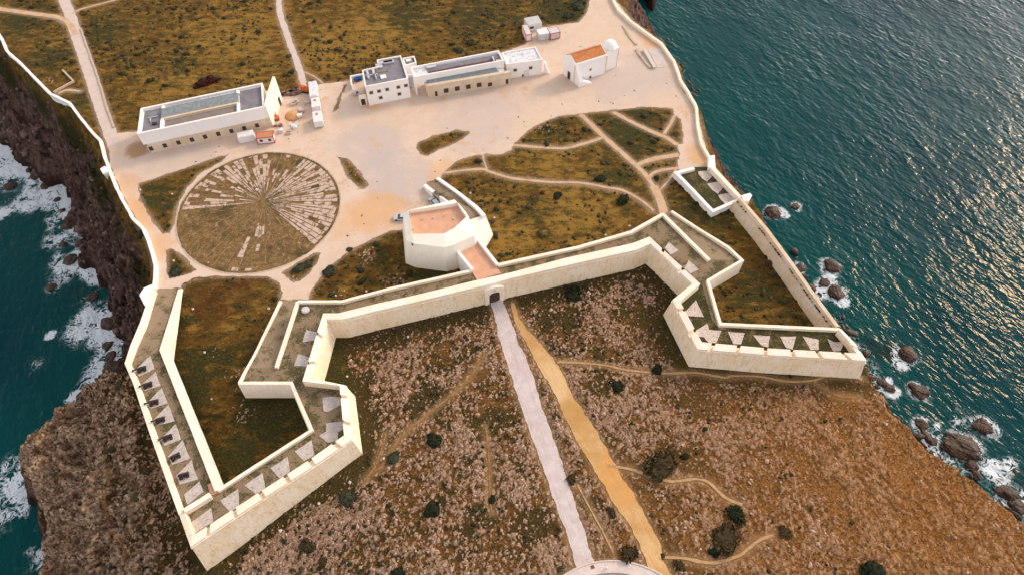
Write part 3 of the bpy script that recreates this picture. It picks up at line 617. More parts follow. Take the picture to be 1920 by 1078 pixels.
def cleanloop(a, b, amp, seed):
    A = smoothline([P(*q) for q in a], 5); B = smoothline([P(*q) for q in b], 5)
    return ragged([(p.x, p.y) for p in A+B], amp, .4, seed)
struct(sheet('road', [cleanloop(GROAD_L, GROAD_R, .32, 21)], .06, roadm, zfg))
struct(sheet('dirt_track', [cleanloop(TRACK_L, TRACK_R, .38, 22)], .07, trackm, zfg))
for i, (k, (pts, wd)) in enumerate(FPATHS.items()):
    q = [P(*p) for p in pts]; ribbon('footpath', q, wd, .10+.004*i, tanm if k in 'rqsp' else brownm, min(.2, wd*.25), lambda p: float(samp(Z, np.array([p.x]), np.array([p.y]))[0])*.5+.5*zfg(p), 30+i)
vq = [onground(*p) for p in VPATH[:-1]]
ribbon('footpath', vq, .6, .22, brownm, .12, lambda p: float(samp(Z, np.array([p.x]), np.array([p.y]))[0]), 50)

# ------------------------------------------------------------------ stone compass
comp = thing('stone_compass', 'huge circular wind compass of radiating pale stones set in rough grass', 'stone compass', CC)
def turf_mat():
    t = NT('compass_turf', .95, .12); n2 = t.noise(.5, 6, .65); n3 = t.noise(2.4, 5, .7)
    c = t.mix(t.rng(n2, .35, .65), (.15, .085, .035), (.26, .155, .06)); c = t.mix(t.rng(n3, .48, .66), c, (.05, .046, .018))
    c = t.mix(t.mth('MULTIPLY', t.rng(t.noise(.8, 7, .75, None, .5), .53, .66), .75), c, (.36, .27, .215)); c = t.mix(t.mth('MULTIPLY', t.rng(t.noise(.16, 4, .6), .5, .66), .75), c, (.052, .048, .017)); t.color(c); t.bump(n3, .8, .2); return t.m
cm = turf_mat()
mb = MB(); seg = 96
ring = [(CC.x+CR*math.cos(2*math.pi*k/seg), CC.y+CR*math.sin(2*math.pi*k/seg)) for k in range(seg)]
mb.add([(CC.x, CC.y, .10)]+[(p[0], p[1], .06) for p in ring], [(0, 1+k, 1+(k+1) % seg) for k in range(seg)]); mb.build('turf', cm, comp)
kb = MB(); O_ = []; I_ = []; zk = []
for k in range(seg+1):                                 # low worn kerb
    a0 = 2*math.pi*(k % seg)/seg; c_, s_ = math.cos(a0), math.sin(a0); wv_ = .10*mnoise.noise(Vector((c_*9, s_*9, 1)))
    O_.append((CC.x+(CR+.14+wv_)*c_, CC.y+(CR+.14+wv_)*s_)); I_.append((CC.x+(CR-.22+wv_)*c_, CC.y+(CR-.22+wv_)*s_)); zk.append(.09+.10*mnoise.noise(Vector((c_*6, s_*6, 7))))
strip(kb, O_, I_, zk, 0, 0, 0); kb.build('kerb', M['drystone'], comp)
hub = P(495, 379)
stones = MB()
def radial_len(ang):                                   # distance hub -> rim along a ray
    d = Vector((math.cos(ang), math.sin(ang))); o_ = Vector((hub.x-CC.x, hub.y-CC.y)); b = o_.dot(d); return -b+math.sqrt(b*b-o_.length_squared+(CR-.9)**2)
NW_ = 84
for k in range(NW_):
    a0 = 2*math.pi*k/NW_; a1 = 2*math.pi*(k+1)/NW_; am = (a0+a1)/2; dg = math.degrees(am) % 360
    L = radial_len(am); r = 1.2 if random.random() < .5 else 2.5
    if dg < 75 or dg > 318: pr = 1.08
    elif dg < 100: pr = .35
    elif dg < 150: pr = .8
    elif dg < 190: pr = .45
    elif 262 < dg < 283: pr = .30
    else: pr = .0
    gap = .09 if (k % 2) else .14
    while r < L:
        ln = random.uniform(1.8, 5.0); r2 = min(r+ln, L)
        loc = pr*(.8+.5*mnoise.noise(Vector((r*math.cos(am)*.3, r*math.sin(am)*.3, 5))))
        if random.random() < loc and r2-r > .3:
            w0 = r*(a1-a0)/2-gap; w1 = r2*(a1-a0)/2-gap
            if w1 > .06:
                w0 = max(w0, .04); dv = Vector((math.cos(am), math.sin(am))); nv = Vector((-dv.y, dv.x)); hb = Vector((hub.x, hub.y))
                j = lambda: random.uniform(-.16, .16)
                q = [hb+dv*(r+.03+j()*.4)-nv*(w0+j()*.4), hb+dv*(r2-.02+j()*.4)-nv*(w1+j()), hb+dv*(r2-.02+j()*.4)+nv*(w1+j()), hb+dv*(r+.03+j()*.4)+nv*(w0+j()*.4)]
                h = .13+random.uniform(0, .06); stones.prism([v3(p, .03) for p in q], [v3(p, h) for p in q])
        r = r2
spk = MB()
for k in range(0, NW_, 2):                             # thin worn spoke lines all round
    am = 2*math.pi*k/NW_; L = radial_len(am); dv = Vector((math.cos(am), math.sin(am))); nv = Vector((-dv.y, dv.x)); hb = Vector((hub.x, hub.y))
    wd_ = .035+.04*random.random(); q = [hb+dv*1.5-nv*wd_, hb+dv*L-nv*wd_, hb+dv*L+nv*wd_, hb+dv*1.5+nv*wd_]; spk.prism([v3(p, .03) for p in q], [v3(p, .105) for p in q])
def eroded(name, a, b, sc, lo, hi):
    t = NT(name, .95, .12); n = t.noise(.7, 6, .7); m = t.noise(sc, 8, .78, None, .6); n3 = t.noise(2.4, 5, .7)
    g = t.mix(t.rng(n3, .4, .65), (.17, .10, .042), (.10, .08, .028)); c = t.mix(t.rng(m, lo, hi), t.mix(n, a, b), g); t.color(t.hsv(c, 1.05, 1.0)); t.bump(n3, .7, .1); return t.m
spk.build('spoke_lines', eroded('worn_spoke_stone', (.36, .26, .19), (.44, .34, .27), .5, .42, .54), comp)
stones.build('paving_stones', eroded('compass_flagstones', (.47, .35, .28), (.58, .46, .39), .8, .50, .60) if True else simple('x', (.40, .29, .235), (.54, .43, .37), .7, .95, .6, .05, c=(.16, .10, .05), cs=1.6), comp)
MB().lathe([(.35, 0), (.35, .5), (.2, .6)], (P(482, 358).x, P(482, 358).y, .05)).build('centre_post', M['whitestone'], comp)

# ------------------------------------------------------------------ fortress
ZW = 4.8
def terre_mat(name, a, b, g, amt):
    t = NT(name, .95, .12); n2 = t.noise(.35, 5, .65); n3 = t.noise(2.6, 5, .75); n4 = t.noise(8, 3, .7)
    c = t.mix(t.rng(n4, .35, .65), a, b); c = t.mix(t.mth('MULTIPLY', t.rng(t.mth('ADD', t.mth('MULTIPLY', t.mth('SUBTRACT', n2, .5), 1.4), n3), .46+amt, .62+amt), .85), c, g)
    c = t.mix(t.mth('MULTIPLY', t.rng(n4, .6, .72), .4), c, (.46, .37, .28)); t.color(c); t.bump(t.mth('ADD', n3, n4), .6, .08); return t.m
cob = terre_mat('grassy_cobbles', (.19, .135, .085), (.29, .215, .14), (.065, .062, .024), .0)
cobdry = terre_mat('dry_ramp_cobbles', (.22, .16, .10), (.32, .24, .165), (.09, .08, .035), .06)
lawn = terre_mat('rampart_turf', (.10, .075, .03), (.16, .12, .06), (.030, .034, .011), -.14)
def xy(pts, z): return [(p.x, p.y) for p in PL(pts, z)]
def flat(name, pts, zdef, mat, parent, dz=0.0):
    q = PL(pts, zdef); tri = tessellate_polygon([[Vector((p.x, p.y, 0)) for p in q]])
    vs = [(p.x, p.y, p.z+dz) for p in q]; o = link(name, vs, [tuple(t) for t in tri], mat, parent)
    bm = bmesh.new(); bm.from_mesh(o.data)
    for f in bm.faces:
        if f.normal.z < 0: f.normal_flip()
    bm.to_mesh(o.data); bm.free(); return o
def parapet(parent, O, I, zt, zsole, zbo, gaps, batter=.13, slope=.25, gw=.42, mat='cap'):
    """low continuous wall up to the embrasure sole, with one merlon child between each two gaps"""
    Ow, Iw = xy(O, zt), xy(I, zt); n = len(Ow)
    mb = MB(); strip(mb, Ow, Iw, zsole, zbo, ZW-.3, batter); mb.build('scarp_wall', M['scarp'], parent)
    us = []
    for g in gaps:
        best = None
        for i in range(n-1):
            a, b = Vector(I[i]), Vector(I[i+1]); e = b-a; t = max(0, min(1, (Vector(g)-a).dot(e)/e.length_squared)); d = (a+e*t-Vector(g)).length
            if best is None or d < best[0]: best = (d, i+t, (Vector(Iw[i+1])-Vector(Iw[i])).length)
        us.append((best[1], best[2]))
    us.sort(); cuts = [(0.0, 0)]+[(u, gw/L) for u, L in us]+[(n-1.0, 0)]
    def at(Q, u):
        i = min(int(u), n-2); t = u-i; return tuple(Vector(Q[i]).lerp(Vector(Q[i+1]), t))
    for (ua, ga), (ub, gb) in zip(cuts[:-1], cuts[1:]):
        a, b = ua+ga, ub-gb; seq = [a]+[float(i) for i in range(int(a)+1, n-1) if i < b-1e-4]+[b]
        mb = MB(); strip(mb, [at(offset_in(Ow, Iw, .03), u) for u in seq], [at(Iw, u) for u in seq], zt, zsole-.02, zsole-.02, 0, slope); mb.build('merlon', M[mat], parent)
    mb = MB(); oo = offs(Ow, .14*outsign(Ow, Iw), False); ii = offs(Ow, -.2*outsign(Ow, Iw), False)
    strip(mb, oo, ii, zsole+.02, zsole-.26, zsole-.26, 0); mb.build('cordon', M['scarp'], parent)
def outsign(O, I):
    s_ = sum((O[i+1][0]-O[i][0])*(I[i][1]-O[i][1])-(O[i+1][1]-O[i][1])*(I[i][0]-O[i][0]) for i in range(len(O)-1)); return 1 if s_ > 0 else -1
def offset_in(O, I, d): return [tuple(Vector(o_).lerp(Vector(i_), d/max(.2, (Vector(o_)-Vector(i_)).length))) for o_, i_ in zip(O, I)]
def pads(parent, lst, mat, z=ZW+.06):
    for pts in lst:
        q = [v3(p, 0) for p in ragged(ccw(xy(pts, z)), .10, .5, len(lst)+pts[0][0])]
        q = ccw(q); mb = MB(); mb.prism([v3(p, z-.2) for p in q], [v3(p, z) for p in q]); mb.build('gun_platform', M[mat], parent)
def lowwall(parent, pts, w, zt=5.6, zb=0.0, name='retaining_wall', batter=.1, wob=.06, mat='cap'):
    C = PL(pts, zt if not hasattr(zt, '__len__') else 0)
    if hasattr(zt, '__len__'): C = [P(p[0], p[1], z) for p, z in zip(pts, zt)]
    mb = MB(); cwall(mb, C, w, zt, zb, batter, False, wob); return mb.build(name, M[mat], parent)
# --- west bastion
wb = thing('bastion', 'large west bastion with seven cannons on paved platforms along its cliff wall', 'bastion', P(400, 820))
flat('terreplein', [(304,656),(408,921),(584,806),(546,717),(449,718),(470,690),(519,687),(558,567),(640,567),(735,541),(800,525),(800,553),(640,590),(608,592),(574,712),(640,722),(652,817),(357,1013),(337,957),(281,803),(252,716),(240,682)], ZW, cob, wb)
flat('ramp', [(304,656,ZW),(240,682,ZW),(286,541,.05),(339,541,.05)], ZW, cobdry, wb, .01)
flat('ramp', [(449,718,ZW),(470,690,ZW),(519,687,ZW),(556,562,.05),(527,563,.05)], ZW, cobdry, wb, .012)
zW = [1.3, 3.9, 5.1, 5.7, 5.7, 5.7, 5.7]
Oz = [P(*p, z) for p, z in zip([(284,541),(263,603),(244,648),(233.5,681),(250,720),(278,805),(335,965)], zW)]
Iz = [P(*p, z) for p, z in zip([(292,544),(272,606),(253,650),(244,681),(260,717),(288,802),(345,960)], zW)]
mb = MB(); strip(mb, [(p.x, p.y) for p in Oz], [(p.x, p.y) for p in Iz], zW, -6, [-.2, 2.4, 4, 4.5, 4.5, 4.5, 4.5], .1); mb.build('scarp_wall', M['cap'], wb)
parapet(wb, [(335,965),(356,1024),(487,937),(580,877),(660,823),(648,721),(581,707),(592,671),(604,628),(613,595)],
 [(346,961),(361,1004),(480,926),(573,866),(645,815.5),(636.5,722),(567,714),(580,671),(595,621),(606,587)], 7.2, 6.3, [-7, -6.3, -4.2, -3.2, -1.5, -1, -1, -.8, -.8, -.8],
 [(353,980),(390,986),(438,955),(487,922),(534,891),(580,861),(625,830),(645,790),(640,743),(593,624),(577,680)])
lowwall(wb, [(558,565),(538,626),(517.6,688)], .75, 5.6, 0, 'retaining_wall')
lowwall(wb, [(526,564),(480,660),(448.5,717)], .65, [.9, 3.9, 5.6], 0)
lowwall(wb, [(447,717.5),(546,717.5),(584,806),(408,919)], .72, 5.6, 0)
lowwall(wb, [(338,542),(303,655),(363,806),(407,918)], .95, [.5, 5.6, 5.6, 5.6], 0, batter=.18)
lowwall(wb, [(345,957),(393,927)], 1.0, 6.1, 4.5, 'traverse_wall')
lowwall(wb, [(640,565),(558,565)], .7, 5.6, 0)
WP = [[(281.4,667.5),(289.5,691.3),(261.3,705),(250,695.7)],[(292,696.3),(300.8,722.7),(270,732.7),(262.6,723.9)],[(303.3,726.4),(314,755.2),(281.4,766),(273.2,757)],[(315.8,757.7),(327.6,789),(293.8,797.5),(286,788)],[(328.9,795),(339.5,823.8),(308.9,835),(300,823.8)],[(342,825),(356.5,859),(322.6,870.8),(315,855)],[(359,861.4),(370.9,897.7),(337,907.8),(330,891.5)],[(373.9,901),(381.4,921),(351.3,946),(345,927)],
 [(395.8,951.4),(399,977.7),(363.8,1000),(357,980)],[(446.5,916.3),(448.4,947.6),(431.5,960),(412.7,938)],[(492,886),(497,914),(481.6,927),(457.8,909.4)],[(539,855.6),(544,883),(525,896),(506,877)],[(584,824),(590,853),(570,864),(552.7,845.6)],[(611,793),(645,789),(647,803),(634,809),(634,825),(615,829),(598,816),(611,808)],[(605,745),(621.5,742.6),(637.7,744.5),(639,759),(615,771.4),(606.4,770)],[(574,617.6),(594.6,623),(591.4,637.7),(567,641)],[(559,662.7),(580,670),(576,686.5),(551,685)]]
pads(wb, WP, 'pad')
flat('stone_patch', [(388.9,908),(402.7,901),(410,924),(395,929)], ZW, M['terra'], wb, .03)
# --- curtain wall and gate
cw = thing('curtain_wall', 'long straight cream curtain wall with the arched gate where the concrete road ends', 'fortress wall', P(930, 545))
parapet(cw, [(613,597.5),(644,597.5),(706,582),(780,565),(906,535),(960,520.5),(1080,493),(1193,468),(1220,456)], [(606,587),(634,587),(705,569.5),(780,553),(903,523),(960,510.5),(1060,484),(1185.5,456.6),(1218,444)], 7.2, 5.9, -.3, [], .13, .2)
flat('walkway', [(800,526),(883,508),(934,497),(1085,464),(1183,436),(1190,458),(1060,488),(960,514),(905,527),(800,553)], ZW, cob, cw, .008)
lowwall(cw, [(640,565),(735,540),(883,507)], .7, 5.6, 0); lowwall(cw, [(933,496.5),(960,490.5),(1085,463),(1183,435),(1243,401)], .8, 5.6, 0)
gd = (P(1060, 520)-P(793, 599)); gd.z = 0; gd.normalize(); gn = Vector((gd.y, -gd.x, 0)); gb = P(927, 565, 0)-gn*.55
ga = math.atan2(gd.y, gd.x)
gt = MB()                                              # gate frontispiece with a real arched opening
def arch(mb, w, h, W, Htop, dep, c):
    n = 12; inner = [(-w/2, 0)]+[(-w/2*math.cos(math.pi*k/n), h-w/2*.7+w/2*.7*math.sin(math.pi*k/n)) for k in range(n+1)]+[(w/2, 0)]
    m_ = len(inner); outer = [(-W/2, 0)]+[(-W/2+W*k/n, Htop+(.9*math.sin(math.pi*k/n))) for k in range(n+1)]+[(W/2, 0)]
    vs = []
    for dy in (0, dep):
        for (u, z) in inner+outer: vs.append(c+gd*u-gn*dy+Vector((0, 0, z)))
    k2 = 2*m_; fs = []
    for i in range(m_-1):
        fs += [(i, i+1, m_+i+1, m_+i), (k2+i, k2+m_+i, k2+m_+i+1, k2+i+1), (m_+i, m_+i+1, k2+m_+i+1, k2+m_+i), (i, k2+i, k2+i+1, i+1)]
    fs += [(0, m_, k2+m_, k2), (m_-1, k2+m_-1, k2+2*m_-1, 2*m_-1)]
    mb.add(vs, fs)
arch(gt, 2.7, 4.3, 4.9, 5.5, 1.3, gb+gn*.92); gt.build('gate_surround', M['cap'], cw)
MB().box(gb+gn*.70+Vector((0, 0, 2.1)), 2.66, .12, 4.2, ga).build('gate_leaf', M['door'], cw)
MB().box(gb+gn*.95+Vector((0, 0, 5.2)), .8, .1, .8, ga).build('carved_crest', M['stonewall'], cw)
for s_ in (-1, 1):
    MB().box(gb+gd*s_*2.15+gn*.90+Vector((0, 0, 2.7)), .6, .25, 5.4, ga).build('pilaster', M['cap'], cw)
# --- east bastion
eb = thing('bastion', 'east bastion above the open sea with broken white flagstone gun platforms', 'bastion', P(1400, 640))
flat('terreplein', [(1183,436),(1243,401),(1329,487),(1392,488),(1328,527),(1336,556),(1352,607),(1352,607),(1316,640),(1276,565),(1313,532),(1281,503),(1248,470),(1218,447),(1190,458)], ZW, cob, eb, .004)
flat('terreplein', [(1310,600),(1352,604),(1577,614),(1612,664),(1440,655),(1316,642),(1297,602)], ZW, lawn, eb, .012)
flat('ramp', [(1243,401,.05),(1258,396,.05),(1313,431,2.4),(1392,488,ZW),(1329,488,ZW)], ZW, cobdry, eb, .01)
mb = MB(); q = ccw(xy([(1276,565),(1313,533),(1327,527),(1350,606),(1320,640)], ZW)); flat('turf', [(1276,565),(1313,533),(1322,540),(1340,606),(1310,620)], ZW, lawn, eb, .02)
flat('path', [(1316,533),(1326,530),(1345,590),(1352,612),(1365,617),(1350,618),(1335,600)], ZW, cobdry, eb, .035)
parapet(eb, [(1220,456),(1259,493),(1298,531),(1261,561),(1308,653),(1440,664),(1626,675),(1606,644),(1578,615)],
 [(1218,444),(1264,487),(1313,532),(1275,564.5),(1316,641),(1440,652.5),(1607,662),(1593,640),(1573,617)], 7.2, 6.2, [-.3, -.3, -.3, -.3, -.4, -.5, -1, -1, -1],
 [(1245,467),(1283,502),(1283,581),(1303,619),(1339,643),(1386,647.5),(1436,652),(1485,655),(1532,658),(1580,660.5),(1598,647)])
lowwall(eb, [(1327.5,526),(1351,607),(1575,617)], .72, 5.6, 0)
lowwall(eb, [(1259,395.6),(1313,431),(1365,462.5),(1392,487.5),(1327,526)], .65, [.9, 3.3, 5.0, 5.6, 5.6], 0, batter=.08)
lowwall(eb, [(1243,401),(1330,487)], .8, 5.6, 0)
EPa = [[(1254,454),(1272.6,469.6),(1257.6,477.7),(1246,465)],[(1291.5,488.4),(1310,505),(1295,513),(1282.7,502.8)]]
EPb = [[(1305,563),(1310,574),(1320,594),(1290,592),(1285,584)],[(1326.5,606.4),(1330,617.7),(1352.8,620),(1342.8,643),(1329,641.5),(1320,631.5),(1307.7,630),(1305,619)],[(1365,621.5),(1396.6,624),(1390,645),(1375,645)],[(1412.5,628),(1443.8,629.5),(1440.7,650.8),(1428.8,647.7)],[(1462.6,630.8),(1492.7,630),(1486.4,655),(1473.9,651.4)],[(1505,630),(1535,636.4),(1535,655),(1520,655.8)],[(1551.6,635),(1564,641),(1584,639.5),(1576.6,657.7),(1562.8,659)]]
pads(eb, EPa, 'pad', ZW+.08); pads(eb, EPb, 'padrough', ZW+.1)
# --- sea wall north of the east bastion
sw = thing('sea_wall', 'long tall tan wall dropping along the cliff edge from the small battery to the east bastion', 'wall', P(1480, 500))
Os, Is = [(1391,372),(1440,428),(1489,495),(1530,553),(1574,611)], [(1385,372),(1434,430),(1483,497),(1524,555),(1568,614)]
Ow, Iw = xy(Os, 4.2), xy(Is, 4.2); mb = MB(); strip(mb, Ow, Iw, 4.2, -1, 2.9, 0); mb.build('parapet', M['stonewall'], sw)
I2 = [tuple(Vector(i_)+(Vector(i_)-Vector(o_)).normalized()*1.0) for o_, i_ in zip(Ow, Iw)]
mb = MB(); strip(mb, I2, [tuple(Vector(i_)+(Vector(o_)-Vector(i_)).normalized()*.02) for o_, i_ in zip(Ow, Iw)], 2.9, -.2, 0, .22); mb.build('wall_body', M['stonewall'], sw)
mb = MB(); a = offs(I2, 0, False)
for i in range(60):
    k = random.uniform(0, len(I2)-1.001); j = int(k); b = Vector(I2[j]).lerp(Vector(I2[j+1]), k-j).lerp(Vector(Iw[j]).lerp(Vector(Iw[j+1]), k-j), random.uniform(.7, .95))
    mb.lathe([(.05, 0), (random.uniform(.12, .3), .12), (.05, .3)], (b.x, b.y, 2.88), seg=6)
mb.build('ledge_weeds', M['leaf_olive'], sw)
# --- small coastal battery
cb = thing('coastal_battery', 'small walled battery on the east cliff with three broken flagstone platforms', 'battery', P(1330, 360))
flat('terreplein', [(1266,324),(1302,314),(1330,313),(1390,372),(1337,395)], .9, lawn, cb)
lowwall(cb, [(1301.5,315),(1268,324),(1300,357),(1337,396),(1386,374)], .9, 1.9, -.1, 'battery_wall', .05, .10, 'white')
mb = MB(); strip(mb, xy([(1342,315),(1365,341),(1394,372)], 2.6), xy([(1332,315),(1358,343),(1386,372)], 2.6), 2.6, -1, -.2, .05); mb.build('battery_wall', M['cap'], cb)
mb = MB(); q = ccw(xy([(1329,293),(1340,291),(1342,316),(1328,314)], 2.2)); mb.prism([v3(p, -1) for p in q], [v3(p, 2.2) for p in q]); mb.build('battery_wall', M['white'], cb)
pads(cb, [[(1309,322),(1333,320),(1338,328),(1326,341),(1317,335),(1310,327)],[(1326,345),(1351,340),(1359,349),(1346,364),(1336,357)],[(1347,366),(1371,361),(1382,372),(1360,383),(1351,374)]], 'padrough', 1.0)
def sentry(px, z, poly, label, h=2.0, zb=-3):
    q = ccw(xy(poly, z)); c = sum((Vector(p) for p in q), Vector((0, 0)))/len(q)
    t_ = thing('sentry_turret', label, 'sentry turret', (c.x, c.y, 0))
    bq = [tuple(c+(Vector(p)-c)*.72) for p in q]
    MB().prism([v3(p, zb) for p in bq], [v3(p, z-.25) for p in q]).build('corbel', M['cap'], t_)
    iq = [tuple(c+(Vector(p)-c)*1.06) for p in q]; MB().prism([v3(p, z-.25) for p in iq], [v3(p, z) for p in iq]).build('cap_slab', M['white'], t_)
sentry(0, 3.0, [(1391,367),(1406,362.5),(1410,367),(1404,377),(1395,378)], 'square turret base jutting over the sea from the tan sea wall', zb=-4)
sentry(0, 1.6, [(188,317),(196,312),(202,316),(201,322),(193,326)], 'small white turret stub on the outside of the low west cliff wall', zb=-4)
sentry(0, 3.2, [(270,540),(284,534),(288,539),(281,550),(271,571),(262,553)], 'bulky white turret base at the north end of the west bastion', zb=-5)

# --- gate tower with ramp and bridge
tw = thing('gate_tower', 'thick angular white tower with pink terrace behind the curtain wall gate', 'tower', P(835, 470))
TZ = 9.3
T_out = [(756,400),(840,377.6),(852,374.5),(874,399),(881,412),(903,405),(911.6,406.5),(889,442),(850,460),(833,464),(776,457),(761,451)]
T_in = [(767,401.5),(848,389),(858,386),(875,411,8.4),(853,427,9.3),(833,438,9.3),(773,439,9.3)]
to = ccw(xy(T_out, TZ-.9)); ti_ = ccw(xy(T_in, 8.0)); T_fl = [(p[0], p[1]) for p in ti_]
tob = offs(to, 1.15)
mb = MB(); n = len(to)
vs, tri = cdt([to, ti_])                              # sloping parapet top: high inside, lower outside
def tz(p): return TZ-.9 if min((Vector(p)-Vector(q)).length for q in to) < .02 else TZ
mb.add([v3(p, tz(p)) for p in vs], tri)
mb.add([v3(p, 0) for p in tob]+[v3(p, TZ-.9) for p in to], [(i, (i+1) % n, n+(i+1) % n, n+i) for i in range(n)])
m_ = len(ti_); mb.add([v3(p, 7.9) for p in ti_]+[v3(p, TZ) for p in ti_], [(m_+i, m_+(i+1) % m_, (i+1) % m_, i) for i in range(m_)])
mb.build('tower_wall', M['towerwhite'], tw)
link('terrace_floor', [v3(p, 8.0) for p in T_fl], [tuple(t) for t in tessellate_polygon([[v3(p, 0) for p in T_fl]])], M['terra'], tw)
for px, py in ((792,412.8),(812,410),(834,405),(850,411.5),(775,430),(770,407)):
    p = P(px, py, 8.0); MB().box(p+Vector((0, 0, .1)), .35, .35, .2, .2).lathe([(.09, 0), (.09, .5), (.14, .55)], p+Vector((0, 0, .1)), seg=8).build('floor_lamp', M['metal'], tw)
p = P(855, 408, 8.2); MB().box(P(854, 400, 8.05), .10, 4.2, .06, math.radians(4)).build('drain_channel', M['frame'], tw)
for px, py, rz in ((773, 457, .1), (843, 453, .9)):
    p = P(px, py, 8.0); MB().box(p, .3, .9, .6, rz).build('spout', M['door'], tw)
flat('bridge_floor', [(856.5,462.6),(889,442),(912,474),(940,512.7),(894,525),(875,494)], 5.0, M['terra'], tw, .02)
lowwall(tw, [(853,464),(886,505)], .7, 5.9, 0, 'bridge_wall', .05, 0, 'white'); lowwall(tw, [(892,443),(933,495.5)], .7, 5.9, 0, 'bridge_wall', .05, 0, 'white')
for px, py in ((887,456),(874,474),(900,474),(886,492),(914,493),(899,510),(927,512)):
    p = P(px, py, 5.0); MB().box(p+Vector((0, 0, .06)), .3, .3, .12, .5).build('floor_lamp', M['metal'], tw)
flat('ramp', [(796,348,.05),(820,334,.05),(903,404,8.0),(881,411,8.0),(853,376,5.6),(842,379,4.8)], 0, cobdry, tw, .03)
lowwall(tw, [(820,333.5),(857,360),(893,388),(908,404)], .9, [.9, 4.2, 8.0, 9.3], 0, 'ramp_wall', .05, .06, 'white')
lowwall(tw, [(796,346.5),(813,359.5)], .95, [1.0, 2.3], 0, 'ramp_wall', .05, .06, 'white'); lowwall(tw, [(825,368),(841,379)], .45, [3.2, 4.9], 0, 'ramp_wall', .05, .05, 'white')
lowwall(tw, [(812.5,360),(826,369)], .6, [1.3, 2.6], 0, 'ramp_wall', .05, .05, 'drystone')
# --- well cover on the bastion
p = P(573, 582, ZW); wc = thing('well_cover', 'round pale stone well cover on the grass at the corner of the west bastion', 'well cover', p)
MB().lathe([(.95, 0), (.95, .35), (.8, .42)], p, seg=24).build('rim', M['concrete'], wc); MB().lathe([(.72, .42), (.72, .5), (.05, .53)], p, seg=24).build('lid', M['greypanel'], wc)

# ------------------------------------------------------------------ cannons
def cannon(tail, muz, L, label, i):
    a, b = P(*tail, ZW+.9), P(*muz, ZW+1.0); d = (b-a); d.z = 0; rz = math.atan2(d.y, d.x)
    base = Vector((a.x, a.y, ZW+.06)); t_ = thing('cannon', label, 'cannon', base, 'cannons on the west battery')
    R = Matrix.Rotation(rz, 4, 'Z'); at = lambda x, y, z: base+R @ Vector((x, y, z))
    MB().lathe([(.06, -.42), (.12, -.36), (.08, -.28), (.27, -.22), (.29, -.1), (.26, .0), (.25, .8), (.27, .84), (.22, .9), (.19, 1.5), (.17, L-.35), (.23, L-.2), (.22, L), (.09, L), (.09, L-.2)], at(.15, 0, 1.0), 'x', rz, 14, -.03).build('barrel', M['iron'], t_, True)
    mb = MB()
    for s_ in (-1, 1):
        prof = [(0, .28), (0, .5), (.35, .5), (.35, .7), (.75, .7), (.75, .92), (1.85, .95), (1.95, .28)]
        vs = [at(x, s_*.36-.07, z) for x, z in prof]+[at(x, s_*.36+.07, z) for x, z in prof]; k = len(prof)
        tri = tessellate_polygon([[Vector((x, z, 0)) for x, z in prof]])
        mb.add(vs, [(j, (j+1) % k, k+(j+1) % k, k+j) for j in range(k)]+[tuple(t) for t in tri]+[tuple(k+q for q in t) for t in tri])
    mb.box(at(.3, 0, .36), .5, .62, .12, rz).box(at(1.65, 0, .4), .4, .62, .16, rz).box(at(1.0, 0, .34), 1.8, .60, .08, rz); mb.build('carriage', M['carriage'], t_)
    for x in (.35, 1.6):
        for s_ in (-1, 1):
            MB().lathe([(.26, -.06), (.28, 0), (.26, .06)], at(x, s_*.52, .27), 'x', rz+math.pi/2, 14).build('wheel', M['carriage'], t_)
LK = .86
CN = [((272.6,687.6),(250,695),3.0),((283.9,717),(261.3,725),2.8),((295.8,750),(272,757),3.0),((307.6,782.5),(285,790),2.8),((321.4,815),(297.6,824.5),2.9),((335.8,849.5),(318,860),2.1),((352.7,886),(333.9,893),2.1)]
CL = ['black cannon on the northernmost platform, nearest the bend of the west wall', 'black cannon second from the bend of the west wall', 'black cannon third from the bend of the west wall', 'black cannon in the middle of the row of seven', 'long black cannon third from the south end of the row', 'short black cannon second from the south end of the row', 'short black cannon at the south end of the row, beside the empty platform']
for i, ((a, b, L), lb) in enumerate(zip(CN, CL)): cannon(a, b, L*LK, lb, i)

# ------------------------------------------------------------------ perimeter walls
def longwall(px, z, w, label, name, wob=.12, mat='white'):
    mb = MB(); cwall(mb, [P(a, b, z) for a, b in px], w, z, -2.5, 0, False, wob); return tag(mb.build(name, M[mat]), label, 'wall')
longwall([(-30,20),(0,68),(12,95),(40,120),(62,143),(95,176),(130,193),(150,220),(170,245),(187,262),(196,296),(203,315),(215,345),(228,372),(243,398),(247,407),(268,428),(278,452),(285,475),(291,498),(290,520),(288,541)], 1.2, .75, 'low white wall winding along the western cliff edge', 'cliff_wall')
longwall([(1140,-40),(1150,0),(1160,18),(1183,40),(1210,60),(1240,81),(1250,95),(1263,113),(1271,133),(1276,150),(1291,173),(1306,200),(1309,238),(1316,270),(1330,294)], 1.1, .8, 'low pale wall along the eastern cliff edge beside the church plaza', 'cliff_wall', .10, 'cap')
mb = MB(); cwall(mb, [P(1208.5,92,.8), P(1228,126,.8)], 1.1, .8, -.1, 0, False, .05); tag(mb.build('low_wall', M['whitestone']), 'short straight pale wall beside the concrete slab east of the church', 'wall')
mb = MB(); cwall(mb, [P(1193,92,.4), P(1205,110,.4), P(1220,127,.4)], .8, .4, -.1, 0, False, .25); tag(mb.build('low_wall', M['drystone']), 'low ruined dark stone row parallel to the short pale wall', 'wall')
mb = MB(); cwall(mb, [P(1168,48,.35), P(1180,68,.35), P(1193,84,.35)], .6, .35, -.1, 0, False, .3); tag(mb.build('low_wall', M['drystone']), 'broken line of dark kerb stones along the northeast edge of the plaza', 'wall')
